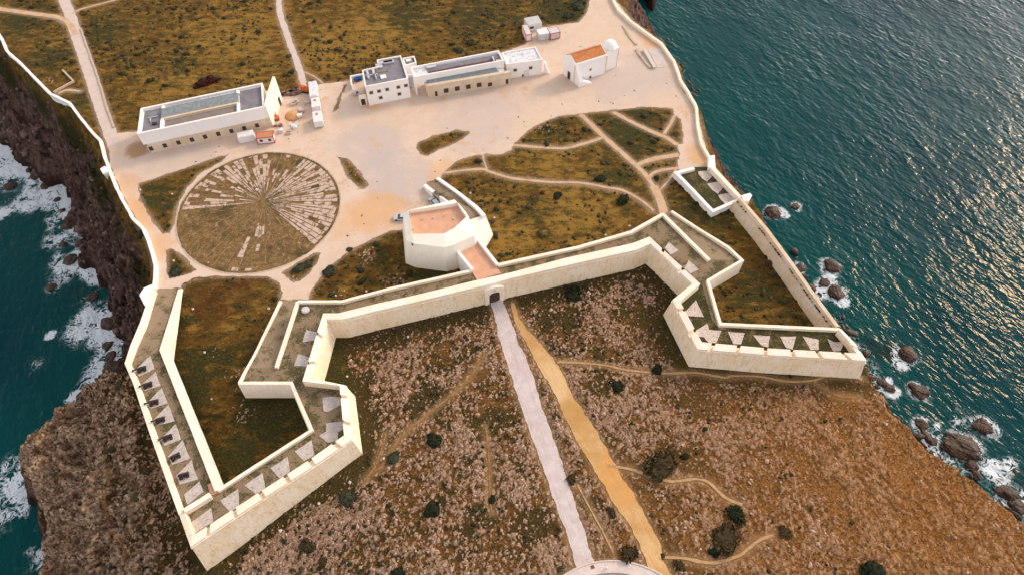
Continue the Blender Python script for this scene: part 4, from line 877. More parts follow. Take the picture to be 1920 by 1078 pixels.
mb = MB(); q = ccw(xy([(1215,94.5),(1240,92.5),(1251.5,125.5),(1233,127.5)], .12)); mb.prism([v3(p, 0) for p in q], [v3(p, .12) for p in q]); struct(mb.build('concrete_slab', M['concrete']))
mb = MB()
cwall(mb, [P(152,55), P(166,95), P(185,150), P(200,200), P(214,240)], .5, .35, -.1, 0, False, .16)
tag(mb.build('kerb', M['drystone']), 'line of set kerb stones along the east side of the west road', 'kerb')
mb = MB(); cwall(mb, [P(100,172,.6), P(137,152,.6), P(117,131,.6)], .5, .6, -.1, 0, False, .1); tag(mb.build('low_wall', M['drystone']), 'angled ruined wall by the west road around a pale rubble patch', 'wall')

# ------------------------------------------------------------------ buildings
def rect(px, z): return ccw(xy(px, z))
def panel(parent, a, b, u, z, wdt, hgt_, name, mat, frame=None, proud=.05):
    """opening on the wall running a->b (xy, outside on the right)"""
    a, b = Vector(a[:2]), Vector(b[:2]); e = (b-a); L = e.length; e /= L; nrm = Vector((e.y, -e.x)); c = a+e*(u*L); rz = math.atan2(e.y, e.x)
    f = None
    if frame:
        mb = MB(); p = c+nrm*.04
        for dx, sx_, dz, sz_ in ((-wdt/2-.08, .16, 0, hgt_+.32), (wdt/2+.08, .16, 0, hgt_+.32), (0, wdt, hgt_/2+.08, .16), (0, wdt, -hgt_/2-.08, .16)):
            q = p+e*dx; mb.box((q.x, q.y, z+dz), sx_, .16, sz_, rz)
        f = mb.build(name, M[frame], parent)
    p = c+nrm*(proud-.06); return MB().box((p.x, p.y, z), wdt, .14, hgt_, rz).build('pane' if f else name, M[mat], f or parent)
def sub(name, mbb, mat, obj_parent): return mbb.build(name, M[mat], obj_parent)
def parapet_ring(mb, poly, th, z0, z1):
    i_ = offs(poly, -th); strip(mb, list(poly)+[poly[0]], list(i_)+[i_[0]], z1, z0, z0, 0)
def quadpt(q, u, v):                                   # q: SW, SE, NE, NW
    return q[0].lerp(q[1], u).lerp(q[3].lerp(q[2], u), v)
# hall one
h1 = thing('long_hall', 'long white hall with grey flat roof and stone base west of the plaza', 'building', P(390, 260))
Z1 = 7.5; qd = [P(257,252,Z1), P(495.5,201,Z1), P(492,155.7,Z1), P(263.5,203.5,Z1)]; r1 = [(p.x, p.y) for p in qd]
mb = MB(); mb.prism([v3(p, 3.4) for p in r1], [v3(p, 6.6) for p in r1]); parapet_ring(mb, r1, .5, 6.6, Z1); mb.build('wall', M['white'], h1)
bq = [P(285,288), P(512,238), P(513,186), P(290,238)]; b1 = [(p.x, p.y) for p in bq]
mb = MB(); mb.prism([v3(p, -.1) for p in b1], [v3(p, 3.39) for p in b1]); mb.build('stone_base', M['stonewall'], h1)
for i, px in enumerate(((321,897),(482,862),(640,826),(798,790),(953,755),(1110,720),(1267,685),(1421,650),(1577,615))):
    u = (px[0]-285-0)/(1735-285)
    u = ((240+px[0]/6.38)-284.7)/(512-284.7)
    panel(h1, b1[0], b1[1], u-.012, 1.75, 1.15, 1.55, 'window', 'darkglass', 'frame')
def rfloor(parent, q, u0, u1, v0, v1, z0, z1, name, mat):
    c = [quadpt(q, u0, v0), quadpt(q, u1, v0), quadpt(q, u1, v1), quadpt(q, u0, v1)]
    return MB().prism([v3(p, z0) for p in c], [v3(p, z1) for p in c]).build(name, M[mat], parent)
rfloor(h1, qd, .025, .168, .06, .93, 6.55, 6.7, 'roof', 'roofgrey'); rfloor(h1, qd, .80, .985, .06, .93, 6.55, 6.7, 'roof', 'roofgrey')
rfloor(h1, qd, .195, .775, .06, .40, 6.5, 6.62, 'terrace', 'roofbrown')
def slope(parent, q, u0, u1, v0, v1, za, zb, name, mat):
    c = [quadpt(q, u0, v0), quadpt(q, u1, v0), quadpt(q, u1, v1), quadpt(q, u0, v1)]; zz = (za, za, zb, zb)
    return MB().prism([v3(p, 6.45) for p in c], [v3(p, z) for p, z in zip(c, zz)]).build(name, M[mat], parent)
slope(h1, qd, .17, .79, .47, .78, 7.1, 7.7, 'skylight', 'glassband'); rfloor(h1, qd, .17, .79, .41, .466, 6.5, 7.2, 'beam', 'stonewall')
rfloor(h1, qd, .195, .775, .80, .92, 6.5, 6.65, 'roof', 'roofbrown')
for u0 in (.17, .778): rfloor(h1, qd, u0, u0+.022, .05, .40, 6.5, 7.35, 'dividing_wall', 'white'); rfloor(h1, qd, u0, u0+.022, .80, .93, 6.5, 7.35, 'dividing_wall', 'white')
mb = MB()
for k in range(9): p = quadpt(qd, .5+.03*k+random.uniform(0, .01), .87); mb.box((p.x, p.y, 7.0), random.uniform(.6, 1.2), .7, .7, ga)
mb.build('roof_duct', M['metal'], h1)
p = quadpt(qd, .10, .6); MB().box((p.x, p.y, 6.9), 2.6, .25, .3, .3).box((p.x-.4, p.y-1.0, 6.9), .25, 2.0, .3, .3).build('roof_pipe', M['metal'], h1)
p = quadpt(qd, .12, .33); MB().box((p.x, p.y, 6.95), 1.2, .8, .5, .3).build('roof_vent', M['iron'], h1)
# ruined gable
gw_ = thing('end_wall', 'tall free standing white slab wall at the east end of the long hall', 'wall', P(512, 238))
gs, gN = P(512.5,238), P(530,187.5); e = gN-gs; nrm = Vector((e.y, -e.x, 0)).normalized(); prof = [(0, 0), (0, 7.7), (.6, 8.4), (1.0, 8.7), (1.0, 0)]
vs = [gs+e*u+Vector((0, 0, z)) for u, z in prof]; vs = vs+[v-nrm*.7 for v in vs]
MB().add(vs, [(0, 1, 2, 3, 4), (9, 8, 7, 6, 5)]+[(i, (i+1) % 5, 5+(i+1) % 5, 5+i) for i in range(5)]).build('wall', M['cap'], gw_)
panel(gw_, (gs+e).to_2d() if False else gs.to_2d(), (gs+e).to_2d(), .80, 1.4, 1.5, 2.8, 'doorway', 'door', None, .06)
# hall two: cube
h2 = thing('cube_house', 'tall white two storey block with square windows and grey roof', 'building', P(728, 190))
Z2 = 7.2; c2 = ccw(xy([(684.5,163.3),(765,147.6),(751.5,104.4),(706.4,112.6),(709,125),(678.8,132)], Z2))
mb = MB(); mb.prism([v3(p, -.1) for p in c2], [v3(p, 6.6) for p in c2]); parapet_ring(mb, c2, .35, 6.6, Z2); mb.build('wall', M['white'], h2)
ci = offs(c2, -.36); MB().prism([v3(p, 6.5) for p in ci], [v3(p, 6.68) for p in ci]).build('roof', M['roofgrey'], h2)
fa, fb = XY([(684.5,163.3)], Z2)[0], XY([(765,147.6)], Z2)[0]
for px, py, zz in ((443,790,4.7),(560,770,4.7),(683,742,4.75),(852,705,4.75),(968,683,4.8),(585,860,2.2),(870,800,2.2)):
    fx = 640+px/7.983; u = (fx-(684.5+(7.2-zz)*.9))/80.5
    panel(h2, fa, fb, u, zz, 1.0, 1.0, 'window', 'darkglass', 'frame')
q2 = [P(684.5,163.3,Z2), P(765,147.6,Z2), P(752,104.4,Z2), P(672,120,Z2)]
rfloor(h2, q2, .40, .53, .22, .37, 6.6, 7.0, 'skylight', 'panel'); rfloor(h2, q2, .34, .62, .50, .68, 6.6, 6.85, 'recess_shade', 'roofbrown')  # brown slab stands in for the shade in the roof recess
mb = MB()
for u0, v0, l, w_ in ((.60,.86,4.5,1.0),(.68,.84,3.2,1.2),(.44,.80,2.0,.8),(.48,.72,1.0,1.4),(.14,.52,.6,4.5),(.28,.56,.7,3.0),(.30,.36,.3,3.0),(.22,.44,3.6,.25)):
    p = quadpt(q2, u0, v0); mb.box((p.x, p.y, 6.95), l, w_, .6, .27)
mb.build('roof_duct', M['metal'], h2)
ax = ccw(xy([(759,124),(781,117.5),(777,105.5),(754.5,109.5)], 5.0)); mb = MB(); mb.prism([v3(p, -.1) for p in ax], [v3(p, 4.5) for p in ax]); parapet_ring(mb, ax, .35, 4.5, 5.0); mb.build('annex', M['white'], h2)
ai = offs(ax, -.36); MB().prism([v3(p, 4.4) for p in ai], [v3(p, 4.58) for p in ai]).build('roof', M['roofgrey'], h2); p = P(766, 114, 4.7); MB().box(p, 1.7, 1.1, .4, .27).build('skylight', M['panel'], h2)
pq = [P(676,199.5), P(689.5,197.5)]; mb = MB(); e = (pq[1]-pq[0]).to_2d().normalized(); nn = Vector((-e.y, e.x)); q = [pq[0].to_2d(), pq[1].to_2d(), pq[1].to_2d()+nn*1.6, pq[0].to_2d()+nn*1.6]
mb.prism([v3(p, 0) for p in q], [v3(p, 2.9) for p in q]); mb.build('porch', M['cap'], h2); panel(h2, q[0], q[1], .5, 1.35, 1.3, 2.2, 'door', 'door', None, .06)
mb = MB(); cwall(mb, [P(659,160,1.9), P(657,143,1.9), P(681,138.5,1.9)], .35, 1.9, -.1); mb.build('yard_wall', M['white'], h2)
for i, (px, py) in enumerate(((669,153),(676,151))):
    p = P(px, py); t_ = thing('waste_container', ['blue waste container further from the white block in its walled yard', 'blue waste container against the white block in its walled yard'][i], 'waste container', p, 'blue waste containers')
    vs = [p+Vector((x*a, y*a, z)) for z, a in ((.25, .82), (1.2, 1)) for x, y in ((-.7, -.5), (.7, -.5), (.7, .5), (-.7, .5))]
    MB().add(vs, [(3, 2, 1, 0), (4, 5, 6, 7), (0, 1, 5, 4), (1, 2, 6, 5), (2, 3, 7, 6), (3, 0, 4, 7)]).build('body', M['blue'], t_)
    MB().box(p+Vector((0, 0, 1.25)), 1.5, 1.1, .1).build('lid', M['blue'], t_)
    for x in (-.5, .5): MB().box(p+Vector((x, 0, .12)), .18, .7, .25).build('wheel', M['rubber'], t_)
# hall three
h3 = thing('long_gallery', 'long white and stone gallery with row of dark openings on the plaza', 'building', P(870, 170))
Z3 = 6.8; q3 = [P(776.5,145,Z3), P(945,114,Z3), P(935,95,Z3), P(769.6,126.3,Z3)]; r3 = [(p.x, p.y) for p in q3]
mb = MB(); mb.prism([v3(p, 4.2) for p in r3], [v3(p, 6.0) for p in r3]); parapet_ring(mb, r3, .4, 6.0, Z3); mb.build('fascia_wall', M['white'], h3)
rfloor(h3, q3, .03, .16, .08, .92, 5.95, 6.08, 'roof', 'roofpale'); rfloor(h3, q3, .165, .985, .40, .80, 5.95, 6.25, 'roof', 'roofgrey'); rfloor(h3, q3, .165, .93, .12, .385, 5.95, 6.03, 'gutter_band', 'maroon'); rfloor(h3, q3, .165, .97, .81, .93, 5.95, 6.1, 'roof', 'metal')
mb = MB(); p = quadpt(q3, .9, .35); mb.box((p.x, p.y, 6.6), .4, 2.4, .5, .3); p = quadpt(q3, .22, .75); mb.box((p.x, p.y, 6.4), 3.0, 1.0, .5, .3); mb.build('roof_duct', M['metal'], h3)
body = [P(800,170,0), P(948,147,0)]
s0, s1 = P(803,184.6), P(957,158.5); e = (s1-s0).to_2d(); L = e.length; e.normalize(); nn = Vector((-e.y, e.x))
back = 6.8
mb = MB(); q = [s0.to_2d(), s1.to_2d(), s1.to_2d()+nn*1.1, s0.to_2d()+nn*1.1]; mb.prism([v3(p, -.1) for p in q], [v3(p, 4.5) for p in q]); mb.build('front_wall', M['stonewall'], h3)
q = [s0.to_2d()+nn*1.5, s1.to_2d()+nn*1.5-e*1.5, s1.to_2d()+nn*back-e*1.5, s0.to_2d()+nn*back]
mb = MB(); mb.prism([v3(p, -.1) for p in q], [v3(p, 4.05) for p in q]); mb.build('inner_wall', M['white'], h3)
g0, g1 = quadpt(q3, .135, .03), quadpt(q3, .90, .03); k0, k1 = s0.to_2d()+nn*1.12, s1.to_2d()+nn*1.12-e*3.2
MB().add([v3(g0, 4.19), v3(g1, 4.19), v3(k1, 3.9), v3(k0, 3.9), v3(g0, 4.85), v3(g1, 4.85), v3(k1, 4.35), v3(k0, 4.35)], [(3, 2, 1, 0), (4, 5, 6, 7), (0, 1, 5, 4), (1, 2, 6, 5), (2, 3, 7, 6), (3, 0, 4, 7)]).build('clerestory_glazing', M['glassband'], h3)
for fx, wd_, hh, zz in ((816.6,.8,2.0,1.2),(835.4,1.5,1.7,1.75),(856,1.5,1.7,1.8),(876.8,1.5,1.7,1.8),(835+60.5,1.3,1.6,1.75),(856+56,0,0,0),(897.3,1.5,1.7,1.8),(918,1.4,1.5,1.3),(950.6,.9,1.9,1.3)):
    if wd_ == 0 or abs(fx-895.5) < .1: continue
    panel(h3, s0, s1, (fx-801)/(957-801), zz, wd_, hh, 'window' if wd_ > 1 else 'door', 'darkglass', 'frame')
pp = P(781.5,178); mb = MB(); mb.box((pp.x, pp.y+.3, 2.15), .5, .8, 4.3, .27); pp = P(779,160); mb.build('pier', M['white'], h3)
mb = MB(); lk_ = ccw(xy([(766,146),(774,145),(772,139),(764,140)], 4.0)); mb.prism([v3(p, -.1) for p in lk_], [v3(p, 4.0) for p in lk_]); mb.build('link_block', M['roofpale'], h3)
# hall four
h4 = thing('small_hall', 'square white house with blotchy white roof between the gallery and church', 'building', P(990, 145))
Z4 = 5.6; c4 = ccw(xy([(951,120),(1017,114-1),(1004,88),(941,99)], Z4)); c4 = ccw([tuple(p) for p in XY([(950,121),(1016.5,112.5),(1004,88),(941,99)], Z4)])
mb = MB(); mb.prism([v3(p, -.1) for p in c4], [v3(p, 5.2) for p in c4]); parapet_ring(mb, c4, .3, 5.2, Z4); mb.build('wall', M['white'], h4)
ci = offs(c4, -.31); MB().prism([v3(p, 5.1) for p in ci], [v3(p, 5.3) for p in ci]).build('roof', M['roofpale'], h4)
fa, fb = XY([(950,121)], Z4)[0], XY([(1016.5,112.5)], Z4)[0]
for u, zz in ((.24,3.0),(.68,3.1)): panel(h4, fa, fb, u, zz, .95, .95, 'window', 'darkglass', 'frame')
panel(h4, fa, fb, .56, 1.05, 1.1, 2.1, 'door', 'panel', 'frame'); panel(h4, fa, fb, .46, .5, .5, .9, 'hatch', 'door', None)
bs = Vector(fb)+Vector((.6, .6)); MB().add([(bs.x, bs.y, 0), (bs.x+1.9, bs.y-.5, 0), (bs.x+1.9, bs.y+.3, 0), (bs.x, bs.y+.8, 0), (bs.x, bs.y, 4.2), (bs.x, bs.y+.8, 4.2), (bs.x+.5, bs.y-.1, 3.8), (bs.x+.5, bs.y+.7, 3.8)], [(0, 1, 6, 4), (3, 5, 7, 2), (1, 2, 7, 6), (6, 7, 5, 4), (0, 4, 5, 3), (0, 3, 2, 1)]).build('buttress', M['white'], h4)
# church
ch = thing('church', 'small white church with orange tiled roof and white dome', 'church', P(1100, 140))
ZE = 6.9; n4 = [P(1079,122.6,ZE), P(1139,104,ZE), P(1115,86.5,ZE), P(1057,104.5,ZE)]; rn = [(p.x, p.y) for p in n4]
rw = (n4[0]+n4[3])/2+Vector((0, 0, 1.9)); re = (n4[1]+n4[2])/2+Vector((0, 0, 1.9))
mb = MB(); mb.add([v3(p, -.1) for p in rn]+n4+[rw, re], [(0, 1, 5, 4), (2, 3, 7, 6), (3, 0, 4, 8, 7), (1, 2, 6, 9, 5), (0, 3, 2, 1), (4, 5, 9, 8), (8, 9, 6, 7)]); mb.build('nave_wall', M['white'], ch)
up = Vector((0, 0, .10)); ex = (n4[1]-n4[0]).normalized(); ey = (n4[3]-n4[0]).normalized()
ra = n4[0].lerp(n4[3], .06)+ex*.45+Vector((0, 0, .23)); rb = n4[1].lerp(n4[2], .06)-ex*.3+Vector((0, 0, .23)); rc = n4[2].lerp(n4[1], .06)-ex*.3+Vector((0, 0, .23)); rd = n4[3].lerp(n4[0], .06)+ex*.45+Vector((0, 0, .23))
rwa, rea = rw+ex*.45, re-ex*.3; th = Vector((0, 0, .16))
for a, b, c, d in ((ra, rb, rea, rwa), (rwa, rea, rc, rd)):
    lo = [a+th*.2, b+th*.2, c+th*.2, d+th*.2]; hi = [a+th, b+th, c+th, d+th]; MB().add(lo+hi, [(3, 2, 1, 0), (4, 5, 6, 7), (0, 1, 5, 4), (1, 2, 6, 5), (2, 3, 7, 6), (3, 0, 4, 7)]).build('tiled_roof', M['tile'], ch)
mid = (rwa+rea)/2+Vector((0, 0, .2)); ang = math.atan2(ex.y, ex.x); MB().box(mid, (rea-rwa).length, .35, .2, ang).build('ridge', M['rust'], ch)
cc_ = [P(1138,98,7.4), P(1161,89.5,7.4), P(1150,78,7.4), P(1126,84,7.4)]; rc2 = ccw([(p.x, p.y) for p in cc_])
mb = MB(); mb.prism([v3(p, -.1) for p in rc2], [v3(p, 7.2) for p in rc2]); parapet_ring(mb, rc2, .25, 7.2, 7.4); mb.build('chancel_wall', M['white'], ch)
cx = sum(p[0] for p in rc2)/4; cy = sum(p[1] for p in rc2)/4
RD = 2.2; MB().lathe([(RD, 0), (RD, .3)]+[(RD*math.cos(a), .3+1.9*math.sin(a)) for a in np.linspace(0, 1.5, 9)], (cx, cy, 7.2), seg=28).build('dome', M['white'], ch, True)
panel(ch, rn[3], rn[0], .56, 1.4, 1.3, 2.8, 'door', 'door', 'frame'); panel(ch, rn[0], rn[1], .50, 3.4, .5, .7, 'window', 'darkglass', 'frame'); panel(ch, rn[0], rn[1], .52, .45, .7, .7, 'vent', 'door', None)
for a, b, u in ((rn[0], rn[1], .992), (rc2[0], rc2[1], .985)):
    panel(ch, a, b, u, 3.3, .25, 6.6, 'corner_strip', 'stonewall', None, .05)
panel(ch, rn[3], rn[0], .985, 3.4, .3, 6.6, 'corner_strip', 'stonewall', None, .05)
f0 = Vector(rn[0]); d_ = -Vector((ey.x, ey.y)); xx = Vector((ex.x, ex.y))
bq = [f0+xx*.05, f0+xx*1.3, f0+xx*1.3+d_*2.6, f0+xx*.05+d_*2.6]
MB().add([v3(p, 0) for p in bq]+[v3(bq[0], 6.6), v3(bq[1], 6.6), v3(bq[2], 1.9), v3(bq[3], 1.9)], [(3, 2, 1, 0), (4, 5, 6, 7), (0, 1, 5, 4), (1, 2, 6, 5), (2, 3, 7, 6), (3, 0, 4, 7)]).build('buttress', M['white'], ch)
sq = [f0+xx*1.3+d_*.9, f0+xx*4.6+d_*.9, f0+xx*4.6+d_*2.6, f0+xx*1.3+d_*2.6]
MB().add([v3(p, 0) for p in sq]+[v3(sq[0], 1.9), v3(sq[1], .2), v3(sq[2], .2), v3(sq[3], 1.9)], [(3, 2, 1, 0), (4, 5, 6, 7), (0, 1, 5, 4), (1, 2, 6, 5), (2, 3, 7, 6), (3, 0, 4, 7)]).build('stair_ramp', M['white'], ch)

# ------------------------------------------------------------------ site cabins and building works
def cabin(fl, fr, depth, h, label, body, roof, frame=None, wins=(), group='site cabins', name='site_cabin', ridge=False):
    a, b = P(*fl), P(*fr); e = (b-a).to_2d(); L = e.length; e.normalize(); nn = Vector((-e.y, e.x)); q = [a.to_2d(), b.to_2d(), b.to_2d()+nn*depth, a.to_2d()+nn*depth]
    t_ = thing(name, label, 'cabin', a.lerp(b, .5)+Vector((nn.x, nn.y, 0))*depth/2, group); rz = math.atan2(e.y, e.x)
    MB().prism([v3(p, .12) for p in q], [v3(p, h) for p in q]).build('body', M[body], t_)
    iq = offs(ccw(q), -.08); mb = MB().prism([v3(p, h-.02) for p in iq], [v3(p, h+.08) for p in iq])
    c = (q[0]+q[2])/2
    if ridge:
        for k in range(6): p = q[0].lerp(q[1], (k+.5)/6)+nn*depth/2; mb.box((p.x, p.y, h+.1), .08, depth*.95, .08, rz)
    mb.build('roof', M[roof], t_)
    if frame:
        mb = MB()
        for p in q: mb.box((p.x, p.y, h/2+.06), .2, .2, h, rz)
        for i in range(4):
            u, v = q[i], q[(i+1) % 4]; m2 = (u+v)/2; r2 = math.atan2((v-u).y, (v-u).x)
            for z in (.16, h): mb.box((m2.x, m2.y, z), (v-u).length+.2, .2, .2, r2)
        mb.build('frame', M[frame], t_)
    for u in wins: panel(t_, q[0], q[1], u, h*.58, .8, .8, 'window', 'darkglass', None, .08)
    mb = MB()
    for p in q: pc = p.lerp(c, .08); mb.box((pc.x, pc.y, .07), .3, .3, .16, rz)
    mb.build('skid', M['iron'], t_); return t_
cabin((484.5,271.6),(516,268.5), 2.6, 2.3, 'white site hut with red frame and rusty roof beside the compass', 'panel', 'rust', 'red', (.25, .75))
cabin((450,271),(480,264.5), 2.4, 2.3, 'plain white site container left of the red framed hut', 'panel', 'panel', None, (), 'site cabins', 'site_cabin', True)
cabin((990,61),(1016,56), 4.4, 2.5, 'wide grey white double cabin at the edge of the heath', 'panel', 'greypanel', None, (.22, .32), 'site cabins', 'site_cabin', True)
cabin((986,79),(996.5,77.5), 5.6, 2.5, 'narrow red edged cabin seen end on beside the heath', 'panel', 'greypanel', 'red')
cabin((1010,78.5),(1030,75), 3.2, 2.4, 'grey white site cabin against the red framed one north of the church', 'greypanel', 'panel', None)
cabin((1032,76.5),(1049.6,72.6), 3.2, 2.4, 'grey site cabin with bright red frame north of the church', 'greypanel', 'greypanel', 'red')
def trailer(c0, c1, wdt, h, label, roof, body='panel'):
    a, b = P(*c0), P(*c1); e = (b-a).to_2d(); L = e.length; e.normalize(); rz = math.atan2(e.y, e.x); c = (a+b)/2; t_ = thing('site_trailer', label, 'trailer', c, 'row of site trailers')
    MB().box(c+Vector((0, 0, .45+h/2)), L, wdt, h, rz).build('body', M[body], t_); MB().box(c+Vector((0, 0, .45+h+.05)), L*.97, wdt*.94, .1, rz).build('roof', M[roof], t_)
    mb = MB()
    for u in (-.3, .3): mb.box(c+Vector((e.x*L*u, e.y*L*u, .22)), .6, wdt*.95, .44, rz)
    mb.build('wheels', M['rubber'], t_)
    if roof == 'panel':
        p = c+Vector((e.x*L*.2, e.y*L*.2, .45+h+.2)); MB().box(p, .7, .5, .3, rz+.4).build('roof_vent', M['rust'], t_)
trailer((592,194),(589,166), 2.5, 2.2, 'long site trailer with grey end roof, northernmost of the row by the works', 'roofpale')
trailer((596,214),(594,197), 2.5, 2.2, 'white site trailer in the middle of the row by the works', 'panel')
trailer((600,241),(597,221), 2.7, 2.0, 'white flatbed trailer at the plaza end of the row by the works', 'panel')
def digger(px, py, label, sc=1.0, rz=.3):
    p = P(px, py); t_ = thing('excavator', label, 'excavator', p); R = Matrix.Rotation(rz, 3, 'Z'); at = lambda x, y, z: p+R @ (Vector((x, y, z))*sc)
    for s_ in (-1, 1): MB().box(at(0, s_*.75, .3), 2.6*sc, .5*sc, .6*sc, rz).build('track', M['rubber'], t_)
    MB().box(at(-.3, 0, 1.05), 2.2*sc, 1.7*sc, .8*sc, rz).build('body', M['orange'], t_); MB().box(at(.3, .4, 1.9), 1.1*sc, .9*sc, 1.0*sc, rz).build('cab', M['orange'], t_)
    MB().box(at(1.4, -.3, 2.0), 2.4*sc, .25*sc, .3*sc, rz, -.5).box(at(2.9, -.3, 1.7), 1.6*sc, .22*sc, .25*sc, rz, 1.0).build('boom', M['orange'], t_); MB().box(at(3.2, -.3, .6), .5*sc, .7*sc, .6*sc, rz).build('bucket', M['iron'], t_)
digger(573, 172, 'orange excavator where the middle lane reaches the works', 1.0, 2.9)
digger(519, 224, 'small orange digger at the foot of the white slab wall', .7, 1.9)
def stackthing(px, py, n, mat, label, name, cat, sx_=.8, gz=.4, spread=1.0, grp=None, rz0=.3):
    p = P(px, py); mb = MB()
    for k in range(n): mb.box(p+Vector((random.uniform(-1, 1)*spread, random.uniform(-.6, .6)*spread, gz*(.5+(k % 3)*.6))), random.uniform(.6, 1.3)*sx_, random.uniform(.5, 1)*sx_, gz, rz0+random.uniform(-.25, .25))
    return tag(mb.build(name, M[mat]), label, cat, grp)
stackthing(535, 178, 9, 'timber', 'pile of dark red timber nearest the white slab wall', 'timber_pile', 'timber pile', 1.4, .35, 1.2); stackthing(547, 176, 9, 'timber', 'pile of dark red timber midway along the works fence', 'timber_pile', 'timber pile', 1.4, .35, 1.2); stackthing(559, 175, 9, 'timber', 'pile of dark red timber beside the orange excavator', 'timber_pile', 'timber pile', 1.4, .35, 1.1)
stackthing(554, 196, 6, 'pinkgrey', 'untidy heap of mauve grey sheeting in the works yard', 'material_heap', 'building materials', 1.5, .5, .9)
stackthing(578, 195, 4, 'pinkgrey', 'pinkish pallet stack beside the northernmost trailer', 'pallet_stack', 'building materials', 1.6, .5, .5); stackthing(592, 210, 4, 'pinkgrey', 'pinkish pallet stack wedged against the middle trailer', 'pallet_stack', 'building materials', 1.6, .7, .5)
stackthing(565, 211, 4, 'pinkgrey', 'pale grey crate stack in the middle of the works yard', 'pallet_stack', 'building materials', 1.5, .5, .6); stackthing(563, 221, 3, 'panel', 'white bags dumped beside the orange sand heap', 'bag_pile', 'bags', 1.2, .5, .5)
stackthing(551, 234, 4, 'whitestone', 'pale planks lying south of the sand heap', 'plank_pile', 'planks', 1.6, .2, 1.0); stackthing(552, 242, 3, 'panel', 'white upright pallet by the plaza edge of the works', 'pallet_stack', 'building materials', 1.3, .6, .4); stackthing(528, 248, 4, 'panel', 'white rubble sacks beside the rusty roofed hut', 'bag_pile', 'bags', 1.1, .5, .5)
stackthing(540, 250, 5, 'drystone', 'tan stone blocks between the white sacks and white pallet', 'stone_pile', 'stones', 1.1, .4, .9); stackthing(522, 236, 4, 'timber', 'small brown scrap pile at the corner of the white slab wall', 'scrap_pile', 'scrap', 1.0, .35, .8)
p = P(550, 218); mb = MB(); mb.lathe([(2.6, 0), (1.9, .5), (.9, 1.0), (.1, 1.2)], p, seg=18); tag(mb.build('sand_heap', simple('orange_sand', (.5, .25, .1), (.56, .33, .17), 2, .95, .5), None, True), 'heap of orange sand in the works yard', 'sand heap')
stackthing(668, 178, 5, 'pinkgrey', 'red and white barrier pieces on the dry ground by the white block', 'barrier_pile', 'barriers', 1.2, .5, .8)
# ------------------------------------------------------------------ cars
def car(px, py, rz, label):
    p = P(px, py); t_ = thing('parked_car', label, 'car', p); R = Matrix.Rotation(rz, 3, 'Z'); at = lambda x, y, z: p+R @ Vector((x, y, z))
    prof = [(-2.05, .35), (-2.1, .75), (-1.9, .95), (.9, .98), (1.95, .85), (2.1, .6), (2.05, .35)]
    def ext(pr, w0, w1): 
        k = len(pr); vs = [at(x, -(w0 if z < 1.0 else w1), z) for x, z in pr]+[at(x, (w0 if z < 1.0 else w1), z) for x, z in pr]; tri = tessellate_polygon([[Vector((x, z, 0)) for x, z in pr]])
        return vs, [(j, (j+1) % k, k+(j+1) % k, k+j) for j in range(k)]+[tuple(t) for t in tri]+[tuple(k+q for q in t) for t in tri]
    MB().add(*ext(prof, .85, .85)).build('body', M['carpaint'], t_); MB().add(*ext([(-1.85, .94), (-1.55, 1.42), (.15, 1.42), (.95, .97)], .80, .66)).build('windows', M['carglass'], t_); MB().box(at(-.7, 0, 1.44), 1.7, 1.28, .05, rz).build('roof', M['carpaint'], t_)
    for x in (-1.3, 1.3):
        for y in (-.78, .78): MB().lathe([(.31, -.1), (.32, 0), (.31, .1)], at(x, y, .32), 'x', rz+math.pi/2, 14).build('wheel', M['rubber'], t_)
    for y in (-.6, .6): MB().box(at(2.02, y, .68), .1, .35, .16, rz).build('headlight', M['lamp'], t_)
car(753, 411, math.pi, 'silver car parked at the west foot of the gate tower'); car(815, 382, 2.2, 'silver blue car half hidden behind the gate tower parapet beside the ramp')
# ------------------------------------------------------------------ round forecourt at the bottom
rf = thing('round_forecourt', 'pale circular walled forecourt at the near end of the concrete road', 'forecourt', RINGC)
def disc(mb, r0, r1, z0, z1, seg=120):
    O = [(RINGC.x+r1*math.cos(2*math.pi*k/seg), RINGC.y+r1*math.sin(2*math.pi*k/seg)) for k in range(seg)]; I = [(RINGC.x+r0*math.cos(2*math.pi*k/seg), RINGC.y+r0*math.sin(2*math.pi*k/seg)) for k in range(seg)]
    strip(mb, O+[O[0]], I+[I[0]], z1, z0, z0, 0)
mb = MB(); disc(mb, 15.9, 18.0, -1.2, .3); mb.build('rim_walk', M['ringpale'], rf); mb = MB(); disc(mb, 18.0, 18.25, -1.2, .45); mb.build('kerb', M['whitestone'], rf)
MB().lathe([(15.9, -1), (15.9, .12)], RINGC, seg=96).build('floor', M['ringfloor'], rf)
p = P(1111, 1062.5, .3); MB().box(p+Vector((0, 0, .03)), .7, .6, .06, .3).build('hatch', M['maroon'], rf)
p = P(1137, 1065, .3); b_ = thing('bollard', 'small white post standing on the pale round forecourt rim', 'bollard', p)
MB().lathe([(.16, 0), (.13, .1), (.11, .8)], p, seg=12).build('post', M['panel'], b_); MB().lathe([(.15, .8), (.16, .9), (.05, 1.0)], p, seg=12).build('cap', M['panel'], b_)

